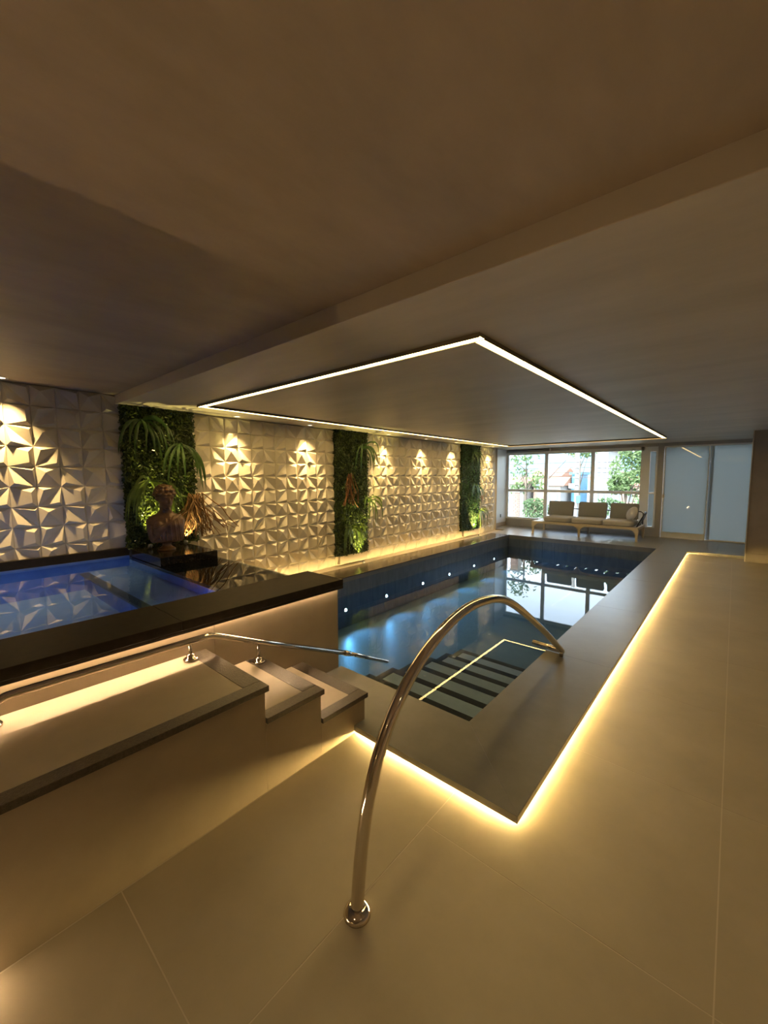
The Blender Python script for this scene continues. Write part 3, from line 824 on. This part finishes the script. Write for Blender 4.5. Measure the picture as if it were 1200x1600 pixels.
def roots(org, n, spread, length, mat, label, seed, rad=0.004):
    rng = random.Random(seed)
    t = tag(empty('dried_plant', org), label, 'dried plant', 'dried hanging plants')
    for i in range(n):
        p = Vector(org) + Vector((rng.uniform(-0.01, 0.02), rng.uniform(-spread, spread) * 0.5, rng.uniform(-0.05, 0.05)))
        pts = [p.copy()]
        vy = rng.uniform(-0.6, 0.6)
        for k in range(6):
            vy += rng.uniform(-0.5, 0.5)
            p = p + Vector((rng.uniform(-0.008, 0.015), vy * spread * 0.35, -length / 6 * rng.uniform(0.6, 1.2)))
            p.x = max(p.x, XW + 0.17)
            pts.append(p.copy())
        tube('stem', smooth_path(pts, 2), rad * rng.uniform(0.7, 1.4), mat, t, 5)
    return t
roots((XW + 0.20, 2.30, 1.36), 70, 0.20, 0.50, M['dry'], 'golden dried grass hanging to the right of the bust', 21, 0.005)
roots((XW + 0.19, 5.02, 1.62), 16, 0.14, 0.55, M['red'], 'reddish dried roots hanging on the middle green panel', 22, 0.006)
t = tag(empty('orange_flower', (xo, 9.90, 1.02)), 'small orange bromeliad on the green panel nearest the window', 'flower')
rng = random.Random(5)
for i in range(9):
    a = i * 0.7
    strap(rng, (xo, 9.90, 1.02), (0.4, math.sin(a), math.cos(a)), 0.13, 0.018, 0.1, M['orange'], t)

def uplight(x, y, z, aim, label, energy, size=60, col=(1.0, 0.80, 0.24)):
    t = tag(empty('garden_spotlight', (x, y, z)), label, 'spotlight', 'garden spotlights')
    d = (Vector(aim) - Vector((x, y, z))).normalized()
    c_ = Vector((x, y, z + 0.03))
    lathe('head', c_ - d * 0.025, [(0.016, 0), (0.022, 0.01), (0.024, 0.045), (0.021, 0.046), (0.019, 0.040)], M['outlet'], t, 14, d)
    tube('stake', [(x, y, z), c_ - d * 0.01], 0.005, M['outlet'], t, 8)
    ld = bpy.data.lights.new('spotlight_beam', 'SPOT')
    ld.energy = energy; ld.color = col; ld.spot_size = R(size); ld.spot_blend = 0.7; ld.shadow_soft_size = 0.015
    lo = bpy.data.objects.new('spotlight_beam', ld); COL.objects.link(lo); lo.parent = t
    lo.location = (c_ + d * 0.03) - Vector((x, y, z))
    lo.rotation_euler = d.to_track_quat('-Z', 'Y').to_euler()
uplight(-5.04, 1.74, ZRIM, (-5.2, 1.92, 1.35), 'small spotlight behind the bust aimed up at the green panel', P_GREEN * 0.5, 62)
uplight(-5.02, 2.13, ZRIM, (-5.12, 2.30, 1.25), 'small spotlight at the plinth corner aimed at the dried grass', P_GREEN * 0.10, 60, (1.0, 0.80, 0.36))
uplight(-5.06, 5.30, 0.018, (-5.22, 5.32, 0.75), 'small spotlight at the foot of the middle green panel', P_GREEN * 1.2, 62)
uplight(-5.06, 9.72, 0.018, (-5.22, 9.70, 0.75), 'small spotlight at the foot of the green panel nearest the window', P_GREEN * 1.6, 62)

# ------------------------------------------------------------------ bust
def ell(bm, c, r_, rot=None, sub=3):
    mtx = Matrix.Translation(Vector(c))
    if rot: mtx = mtx @ rot
    mtx = mtx @ Matrix.Diagonal((*r_, 1))
    bmesh.ops.create_icosphere(bm, subdivisions=sub, radius=1.0, matrix=mtx)

def remeshed(name, bm, voxel, smooth_it):
    me = bpy.data.meshes.new(name + '_src')
    bm.to_mesh(me); bm.free()
    o = bpy.data.objects.new(name + '_src', me)
    COL.objects.link(o)
    md = o.modifiers.new('r', 'REMESH'); md.mode = 'VOXEL'; md.voxel_size = voxel
    ms = o.modifiers.new('s', 'SMOOTH'); ms.iterations = smooth_it; ms.factor = 0.5
    dg = bpy.context.evaluated_depsgraph_get()
    out = bpy.data.meshes.new_from_object(o.evaluated_get(dg))
    bpy.data.objects.remove(o)
    out.name = name
    for p in out.polygons: p.use_smooth = True
    return out

BX, BY, BZ = -4.84, 1.845, ZRIM
bust = tag(empty('bust_statue', (BX, BY, BZ), R(-18)), 'brown classical bust in draped robe on the black plinth', 'statue')
# local frame: +X is the front
bm = bmesh.new()
sec = [(0.088, 0.140, 0.080), (0.10, 0.158, 0.092), (0.14, 0.168, 0.098), (0.19, 0.176, 0.102), (0.25, 0.186, 0.104), (0.305, 0.196, 0.100), (0.345, 0.192, 0.090),
       (0.375, 0.168, 0.078), (0.398, 0.125, 0.066), (0.418, 0.082, 0.056), (0.45, 0.058, 0.053), (0.50, 0.056, 0.056), (0.54, 0.054, 0.056)]
rings = []
for z, hw_, hd_ in sec:
    rings.append([bm.verts.new((hd_ * math.copysign(abs(math.cos(a)) ** 0.8, math.cos(a)) + 0.02 * max(0, z - 0.4) * 4, hw_ * math.copysign(abs(math.sin(a)) ** 0.8, math.sin(a)), z)) for a in [2 * math.pi * k / 28 for k in range(28)]])
for a_, b_ in zip(rings, rings[1:]):
    for k in range(28): bm.faces.new((a_[k], a_[(k + 1) % 28], b_[(k + 1) % 28], b_[k]))
bm.faces.new(rings[0][::-1]); bm.faces.new(rings[-1])
ell(bm, (0.055, 0.07, 0.28), (0.065, 0.062, 0.060))
ell(bm, (0.055, -0.07, 0.28), (0.065, 0.062, 0.060))
ell(bm, (0.0, 0.0, 0.10), (0.06, 0.09, 0.03))
# head, turned a little to its left and bowed
HS = 1.22
hrot = Matrix.Rotation(R(24), 4, 'Z') @ Matrix.Rotation(R(12), 4, 'Y')
def hp(x, y, z):
    v = hrot @ Vector((x, y, z))
    return (0.025 + v.x * HS, v.y * HS, 0.592 + v.z * HS)
def hell(c, r_, rot=None, sub=3):
    ell(bm, hp(*c), tuple(q * HS for q in r_), rot or hrot, sub)
hell((0, 0, 0.015), (0.083, 0.070, 0.092))
hell((0.025, 0, -0.035), (0.058, 0.054, 0.072))
hell((0.055, 0, -0.085), (0.024, 0.024, 0.020))           # chin
hell((0.084, 0, -0.012), (0.014, 0.011, 0.030), hrot @ Matrix.Rotation(R(-14), 4, 'Y'))   # nose
hell((0.089, 0, -0.030), (0.012, 0.014, 0.010))
hell((0.076, 0, -0.056), (0.012, 0.022, 0.006))           # lips
hell((0.074, 0, -0.066), (0.012, 0.019, 0.006))
for sd in (-1, 1):
    hell((0.070, sd * 0.028, 0.020), (0.014, 0.024, 0.007))   # brow
    hell((0.066, sd * 0.028, 0.002), (0.011, 0.014, 0.008))   # eye
    hell((-0.005, sd * 0.071, -0.008), (0.018, 0.010, 0.026)) # ear
body = remeshed('body', bm, 0.0065, 3)
mesh_obj('body', body, M['bronze'], bust, local=True)
bm = bmesh.new()                                                    # wavy hair and knot
rng = random.Random(8)
hell((-0.018, 0, 0.040), (0.083, 0.080, 0.080))
for ring, (zz, rad, n) in enumerate(((0.045, 0.080, 13), (0.075, 0.070, 11), (0.098, 0.048, 8), (0.020, 0.084, 11))):
    for k in range(n):
        a = math.pi * 2 * k / n + ring * 0.3
        if ring == 3 and math.cos(a) > 0.35: continue
        hell((-0.008 + rad * math.cos(a), rad * 0.95 * math.sin(a), zz + rng.uniform(-0.006, 0.006)), (0.021, 0.021, 0.016), None, 2)
hell((-0.105, 0, 0.035), (0.045, 0.04, 0.042))
mesh_obj('hair', remeshed('hair', bm, 0.006, 1), M['bronze'], bust, local=True)
bm = bmesh.new()                                                    # drapery folds across the chest
def on_torso(y, z, lift):
    for (za, wa, da), (zb, wb, db) in zip(sec, sec[1:]):
        if za <= z <= zb:
            f = (z - za) / (zb - za); w_, d_ = wa + (wb - wa) * f, da + (db - da) * f
            q = max(-0.999, min(0.999, y / w_))
            x = d_ * (1 - abs(q) ** 2.5) ** 0.4
            bz = math.exp(-((z - 0.28) / 0.06) ** 2) * 0.022 * math.exp(-((abs(y) - 0.07) / 0.05) ** 2)
            return (x + bz + lift, y, z)
    return (lift, y, z)
for k in range(11):                                                 # sash from its left shoulder to its right side
    f = k / 10
    pts = [on_torso(0.15 - 0.075 * f - (0.26 - 0.06 * f) * t_ / 8, 0.392 - 0.012 * f - (0.135 + 0.135 * f) * (t_ / 8) ** 0.85, 0.003) for t_ in range(9)]
    add_tube(bm, smooth_path(pts, 3), 0.010 + 0.006 * (k % 2), 8)
for k in range(8):                                                  # vertical folds on its left side
    y_ = 0.165 - 0.024 * k
    pts = [on_torso(y_ * (0.80 + 0.2 * t_ / 6), 0.36 - 0.25 * t_ / 6, 0.002) for t_ in range(7)]
    add_tube(bm, smooth_path(pts, 3), 0.010 + 0.004 * (k % 2), 8)
for k in range(7):
    pts = [on_torso(-0.185 + 0.035 * k + 0.02 * t_ / 5, 0.30 - 0.015 * k - 0.17 * t_ / 5, 0.001) for t_ in range(6)]
    pts = [p_ for p_ in pts if p_[2] > 0.1]
    if len(pts) > 2: add_tube(bm, smooth_path(pts, 3), 0.010, 8)
mesh_obj('robe', remeshed('robe', bm, 0.005, 1), M['bronze'], bust, local=True)
bm = bmesh.new()
add_lathe(bm, (0, 0, 0.0), [(0.088, 0), (0.088, 0.016), (0.076, 0.024), (0.055, 0.036), (0.045, 0.055), (0.050, 0.08), (0.062, 0.092)], 24)
from_bm('socle', bm, M['bronze'], bust, True, local=True)

# ------------------------------------------------------------------ sofa
sofa = tag(empty('garden_sofa', (-2.9, 11.45, ZC)), 'three seat wooden lounge sofa with grey cushions under the window', 'sofa')
sx0, sx1, sy0, sy1 = -4.15, -1.655, 11.0, 11.92
box('front_rail', sx0, sx1, sy0, sy0 + 0.045, 0.325, 0.385, M['teak'], sofa, 0.006)
box('back_rail', sx0, sx1, sy1 - 0.045, sy1, 0.325, 0.385, M['teak'], sofa, 0.006)
for x in (sx0, sx0 + 0.26, sx1 - 0.045):
    box('cross_rail', x, x + 0.045, sy0 + 0.045, sy1 - 0.045, 0.325, 0.385, M['teak'], sofa, 0.004)
for k in range(6):
    box('table_slat', sx0 + 0.046, sx0 + 0.259, sy0 + 0.05 + 0.137 * k, sy0 + 0.175 + 0.137 * k, 0.366, 0.388, M['white'], sofa, 0.003)
for k in range(9):
    xx = sx0 + 0.31 + k * 0.245
    box('seat_slat', xx, xx + 0.18, sy0 + 0.046, sy1 - 0.046, 0.345, 0.365, M['teak'], sofa)
for y, yo in ((sy0, 1), (sy1, -1)):
    for x, so in ((sx0, 1), (-2.945, 0), (sx1, -1)):
        bm = bmesh.new()
        xc = x + so * 0.028
        a0, a1 = (y, y + yo * 0.045) if yo > 0 else (y + yo * 0.045, y)
        prof_ = [(-0.022, ZC), (0.022, ZC), (0.028, 0.24), (0.036 + (0.05 if so >= 0 else 0), 0.300), (0.036 + (0.09 if so >= 0 else 0), 0.326),
                 (-0.036 - (0.09 if so <= 0 else 0), 0.326), (-0.036 - (0.05 if so <= 0 else 0), 0.300), (-0.028, 0.24)]
        va = [bm.verts.new((xc + u, a0, z)) for u, z in prof_]; vb = [bm.verts.new((xc + u, a1, z)) for u, z in prof_]
        bm.faces.new(va); bm.faces.new(vb[::-1])
        for i in range(8):
            j = (i + 1) % 8; bm.faces.new((va[j], va[i], vb[i], vb[j]))
        bmesh.ops.recalc_face_normals(bm, faces=bm.faces[:])
        from_bm('leg', bm, M['teak'], sofa)

def cushion(name, w, d, h, puff, mat, parent, mtx):
    """soft box: rounded edges, faces swelling by puff"""
    bm = bmesh.new()
    bmesh.ops.create_cube(bm, size=1.0)
    bmesh.ops.subdivide_edges(bm, edges=bm.edges[:], cuts=7, use_grid_fill=True)
    for v in bm.verts:
        u = [max(-1.0, min(1.0, q * 2)) for q in v.co]
        k = 6.0 if puff < 0.03 else 11.0
        ln = (abs(u[0]) ** k + abs(u[1]) ** k + abs(u[2]) ** k) ** (1 / k)
        mx = max(abs(q) for q in u)
        u = [q * mx / ln * 1.0 if ln else q for q in u]
        sw = (1 - u[0] ** 2) * (1 - u[1] ** 2)
        v.co = mtx @ Vector((u[0] * w / 2 * (1 - 0.03 * (1 - u[1] ** 2)), u[1] * d / 2 * (1 - 0.05 * (1 - u[0] ** 2)), u[2] * (h / 2 + puff * sw)))
    return from_bm(name, bm, mat, parent, True)
for a, c_ in ((-3.885, -3.185), (-3.18, -2.455), (-2.45, -1.75)):
    m_ = Matrix.Translation(((a + c_) / 2, 11.39, 0.453))
    cushion('seat_cushion', c_ - a, 0.76, 0.145, 0.008, M['cushion'], sofa, m_)
for a, c_ in ((-3.95, -3.27), (-3.16, -2.46), (-2.40, -1.76)):
    m_ = Matrix.Translation(((a + c_) / 2, 11.71, 0.705)) @ Matrix.Rotation(R(76), 4, 'X')
    cushion('back_cushion', c_ - a, 0.43, 0.07, 0.055, M['cushion_back'], sofa, m_)
tube('back_frame', [(-3.85, 11.90, 0.38), (-3.85, 11.93, 0.66), (-3.80, 11.935, 0.70), (-1.75, 11.935, 0.70), (-1.70, 11.93, 0.66), (-1.70, 11.90, 0.38)], 0.014, M['rope'], sofa, 10)
tube('arm_frame', smooth_path([(-1.72, 11.22, 0.385), (-1.66, 11.22, 0.52), (-1.58, 11.24, 0.69), (-1.585, 11.55, 0.72), (-1.66, 11.88, 0.70)], 5), 0.015, M['rope'], sofa, 10)
for k in range(4):
    yk = 11.30 + 0.13 * k
    tube('arm_rope', [(-1.71, yk, 0.385), (-1.65, yk, 0.54), (-1.588, yk, 0.70)], 0.006, M['rope'], sofa, 6)
pc = tag(empty('round_pillow', (-1.86, 11.25, 0.53)), 'round beige scatter cushion leaning on the right arm of the sofa', 'cushion')
bm = bmesh.new()
ax = Vector((-0.72, -0.66, 0.42)).normalized()
add_lathe(bm, Vector((-1.83, 11.22, 0.70)) - ax * 0.0, [(0.01, -0.055), (0.09, -0.052), (0.145, -0.035), (0.172, -0.008), (0.172, 0.008), (0.145, 0.035), (0.09, 0.052), (0.01, 0.055)], 28, ax)
from_bm('pad', bm, M['cushion'], pc, True)
bm = bmesh.new()
q = Vector((0, 0, 1)).rotation_difference(ax).to_matrix()
add_tube(bm, [Vector((-1.83, 11.22, 0.70)) + q @ Vector((0.174 * math.cos(2 * math.pi * k / 28), 0.174 * math.sin(2 * math.pi * k / 28), 0)) for k in range(29)], 0.006, 6)
from_bm('piping', bm, M['cushion'], pc, True)

# ------------------------------------------------------------------ outdoors
tag(box('ground', -120, 60, YW + 0.16, 230, -3.2, -3.0, M['ground']), 'pale street ground outside the window', 'ground', kind='structure')
ter = box('terrace', -9, 4, YW + 0.16, 16.5, -3.0, -0.06, M['ground'])
tag(ter, 'raised pale terrace just outside the window', 'terrace', kind='structure')
bp = tag(empty('brick_pillar', (-5.54, 13.3, -0.06)), 'rosy brick pillar outside the left window bay', 'pillar')
rng = random.Random(2)
box('core', -5.67, -5.41, 13.21, 13.47, -0.06, 1.06, M['grout'], bp)
bm = bmesh.new(); add_box(bm, 0, 0.128, 0, 0.02, 0, 0.058)
bme = bpy.data.meshes.new('brick'); bm.to_mesh(bme); bm.free(); bme.materials.append(M['brickwall'])
for r_ in range(17):
    for k in range(3 if r_ % 2 else 2):
        o = mesh_obj('brick', bme, None); o.parent = bp; o.matrix_parent_inverse = bp.matrix_basis.inverted()
        off = 0.0 if r_ % 2 == 0 else -0.066
        x = -5.672 + 0.136 * k + off
        o.location = (max(x, -5.672), 13.192 - rng.uniform(0, 0.004), -0.06 + 0.066 * r_)
        if r_ % 2 and k in (0, 2): o.scale.x = 0.5
        if r_ % 2 and k == 2: o.location.x = -5.672 + 0.136 * 1.5
box('cap', -5.70, -5.38, 13.17, 13.50, 1.062, 1.10, M['concrete'], bp)

def tree(name, base, trunk_top, crown, nleaf, size, label, seed, mat, cat='tree', branches=5, spread=0.8):
    rng = random.Random(seed)
    t = tag(empty(name, base), label, cat)
    B, T = Vector(base), Vector(trunk_top)
    bm = bmesh.new()
    add_tube(bm, [B, B.lerp(T, 0.5) + Vector((rng.uniform(-.05, .05), 0, 0)), T], [0.07, 0.055, 0.035], 8)
    for k in range(branches):
        s = B.lerp(T, rng.uniform(0.45, 0.95))
        c_, r_ = crown[k % len(crown)]
        e = Vector(c_) + Vector((rng.uniform(-.4, .4) * r_[0], rng.uniform(-.4, .4) * r_[1], rng.uniform(-.1, .5) * r_[2]))
        add_tube(bm, [s, s.lerp(e, 0.5) + Vector((0, 0, 0.08)), e], [0.03, 0.02, 0.008], 6)
    from_bm('trunk', bm, M['bark'], t, True)
    pts = []
    while len(pts) < nleaf:
        c_, r_ = rng.choice(crown)
        d = Vector((rng.uniform(-1, 1), rng.uniform(-1, 1), rng.uniform(-1, 1)))
        if d.length > 1: continue
        p = Vector(c_) + Vector((d.x * r_[0], d.y * r_[1], d.z * r_[2]))
        if mnoise.noise(p * 2.2) < -0.18: continue
        pts.append(p)
    v, f = leaf_quads(rng, pts, size, spread, (0, -0.6, 0.5))
    me = bpy.data.meshes.new('foliage'); me.from_pydata(v, [], f)
    o = mesh_obj('foliage', me, mat, t); o['kind'] = 'stuff'
    return t
tree('slender_tree', (-6.25, 16.0, -0.06), (-6.3, 16.0, 1.9), [((-6.7, 16.0, 1.9), (0.45, 0.4, 0.5)), ((-5.95, 16.1, 1.45), (0.45, 0.4, 0.45)), ((-6.35, 15.9, 2.4), (0.6, 0.4, 0.4)), ((-6.6, 15.9, 1.1), (0.4, 0.3, 0.3))], 420, 0.085, 'slender open-branched tree outside the left window bay', 31, M['tree'], branches=9)
tree('hedge_bush', (-5.65, 15.0, -0.06), (-5.6, 15.0, 0.3), [((-5.75, 15.0, 0.35), (0.42, 0.35, 0.40)), ((-5.3, 15.0, 0.30), (0.40, 0.35, 0.38)), ((-5.55, 15.0, 0.55), (0.45, 0.3, 0.25))], 900, 0.055, 'dense clipped bush low outside the left window bay', 32, M['hedge'], 'bush')
tree('leafy_tree', (-3.2, 18.0, -3.0), (-3.2, 18.0, 1.2), [((-3.15, 18.0, 1.9), (0.62, 0.6, 0.65)), ((-2.85, 17.9, 1.3), (0.55, 0.5, 0.55)), ((-3.45, 18.0, 1.25), (0.38, 0.4, 0.4)), ((-2.9, 18.0, 2.5), (0.6, 0.5, 0.4)), ((-2.5, 18.0, 1.9), (0.4, 0.4, 0.6))], 1900, 0.085, 'full leafy tree outside the right window bay', 33, M['tree'])
tree('roadside_bush', (-3.3, 16.6, -3.0), (-3.3, 16.6, 0.1), [((-3.5, 16.7, 0.45), (0.55, 0.3, 0.35)), ((-2.7, 16.7, 0.5), (0.55, 0.3, 0.38)), ((-2.1, 16.7, 0.45), (0.5, 0.3, 0.4))], 900, 0.07, 'green bushes behind the sofa in the right window bay', 34, M['hedge'], 'bush')
tree('vine_tree', (-6.1, 22.6, -3.0), (-6.1, 22.6, 2.4), [((-6.4, 22.7, 2.85), (0.5, 0.4, 0.4)), ((-5.75, 22.7, 2.9), (0.45, 0.4, 0.35))], 260, 0.10, 'small leafy crown behind the utility pole', 35, M['tree'])
up = tag(empty('utility_pole', (-6.05, 22.0, -3.0)), 'concrete utility pole with cross arms and wires in the middle window bay', 'utility pole')
tube('pole', [(-6.05, 22, -3.0), (-6.08, 22, 3.6)], [0.12, 0.09], M['concrete'], up, 12)
for z in (2.0, 1.75, 1.5, 1.15):
    box('bracket', -6.22, -5.93, 21.85, 21.93, z, z + 0.06, M['concrete'], up)
box('junction_box', -6.02, -5.82, 21.76, 21.90, 0.25, 0.62, M['bluebox'], up, 0.01)
box('meter_box', -6.40, -6.12, 21.80, 21.92, 0.98, 1.22, M['white'], up, 0.01)
for k, (za, zb) in enumerate(((2.05, 1.75), (1.80, 1.95), (1.55, 1.35), (2.3, 2.5))):
    p0, p1 = Vector((-16, 24 - k, za + 0.5)), Vector((8, 21 + k, zb + 0.2))
    pts = [p0.lerp(Vector((-6.07, 21.9, za)), t_ / 6) - Vector((0, 0, 0.25 * math.sin(math.pi * t_ / 6))) for t_ in range(7)] + \
          [Vector((-6.07, 21.9, za)).lerp(p1, t_ / 6) - Vector((0, 0, 0.25 * math.sin(math.pi * t_ / 6))) for t_ in range(1, 7)]
    tube('wire', pts, 0.015, M['rope'], up, 5)
tube('stay', [(-6.6, 21.9, 2.4), (-7.5, 21.9, 1.4)], 0.02, M['rope'], up, 6)

def house(name, x0, x1, y, d, z0, z1, wall_m, roof_m, label, nwin, flat=False):
    t = tag(empty(name, ((x0 + x1) / 2, y, z0)), label, 'house', 'houses across the valley')
    box('wall', x0, x1, y, y + d, z0, z1, wall_m, t)
    w = (x1 - x0) / nwin
    for k in range(nwin):
        for zz in ([z1 - 1.2] if z1 - z0 < 5 else [z1 - 1.2, z1 - 2.9]):
            o = box('window', x0 + w * (k + .3), x0 + w * (k + .7), y - 0.05, y + 0.02, zz - 0.5, zz + 0.4, M['winpane'], t)
    if flat:
        box('roof', x0 - 0.2, x1 + 0.2, y - 0.2, y + d, z1, z1 + 0.25, roof_m, t)
    else:
        bm = bmesh.new()
        yc, h = y + d / 2, (z1 - z0) * 0.12 + 0.5
        a = [bm.verts.new(v) for v in ((x0 - .4, y - .4, z1), (x1 + .4, y - .4, z1), (x1 + .4, y + d + .4, z1), (x0 - .4, y + d + .4, z1), (x0 - .4, yc, z1 + h), (x1 + .4, yc, z1 + h))]
        for f in ((0, 1, 5, 4), (2, 3, 4, 5), (0, 4, 3), (1, 2, 5), (3, 2, 1, 0)): bm.faces.new([a[i] for i in f])
        bmesh.ops.recalc_face_normals(bm, faces=bm.faces[:])
        from_bm('roof', bm, roof_m, t)
    return t
house('hillside_house', -25.5, -20.0, 50, 6, -3, 0.6, M['house'], M['roof'], 'pale house with a clay roof seen through the left window bay', 4)
house('hillside_house', -19.5, -16.4, 52, 6, -3, 1.6, M['houseb'], M['roof'], 'rosy house with a clay roof left of the utility pole', 3)
house('hillside_house', -15.2, -13.7, 44, 4, -3, 0.6, M['house'], M['roof'], 'small pale house just left of the utility pole', 2)
house('hillside_house', -13.6, -10.4, 55, 6, -3, 1.1, M['house'], M['roof'], 'pale house with a clay roof right of the utility pole', 3)
house('hillside_house', -9.9, -6.6, 49, 6, -3, 0.6, M['houseb'], M['roof'], 'rosy house behind the leafy tree', 3)
house('apartment_block', -7.1, -6.4, 30, 4, -3, 3.3, M['house'], M['house'], 'slim pale apartment block at the left of the right window bay', 2, True)
house('blue_shed', -13.2, -12.4, 46, 3, -3, 1.75, M['bluebox'], M['bluebox'], 'small bright blue shed beside the utility pole', 1, True)
bm = bmesh.new()
n = 40
top, bot = [], []
for i in range(n + 1):
    x = -130 + 170 * i / n
    h = 13.0 + 2.6 * math.sin(i * 0.33 + 1.2) + 1.2 * math.sin(i * 1.1) - 0.15 * max(0, x + 55)
    bot.append((bm.verts.new((x, 150, -3)), bm.verts.new((x, 225, -3))))
    top.append(bm.verts.new((x, 190, max(h, 1.0))))
for i in range(n):
    bm.faces.new((bot[i][0], bot[i + 1][0], top[i + 1], top[i]))
    bm.faces.new((top[i], top[i + 1], bot[i + 1][1], bot[i][1]))
tag(from_bm('hill', bm, M['hill'], None, True), 'hazy blue-green hill on the horizon', 'hill', kind='structure')
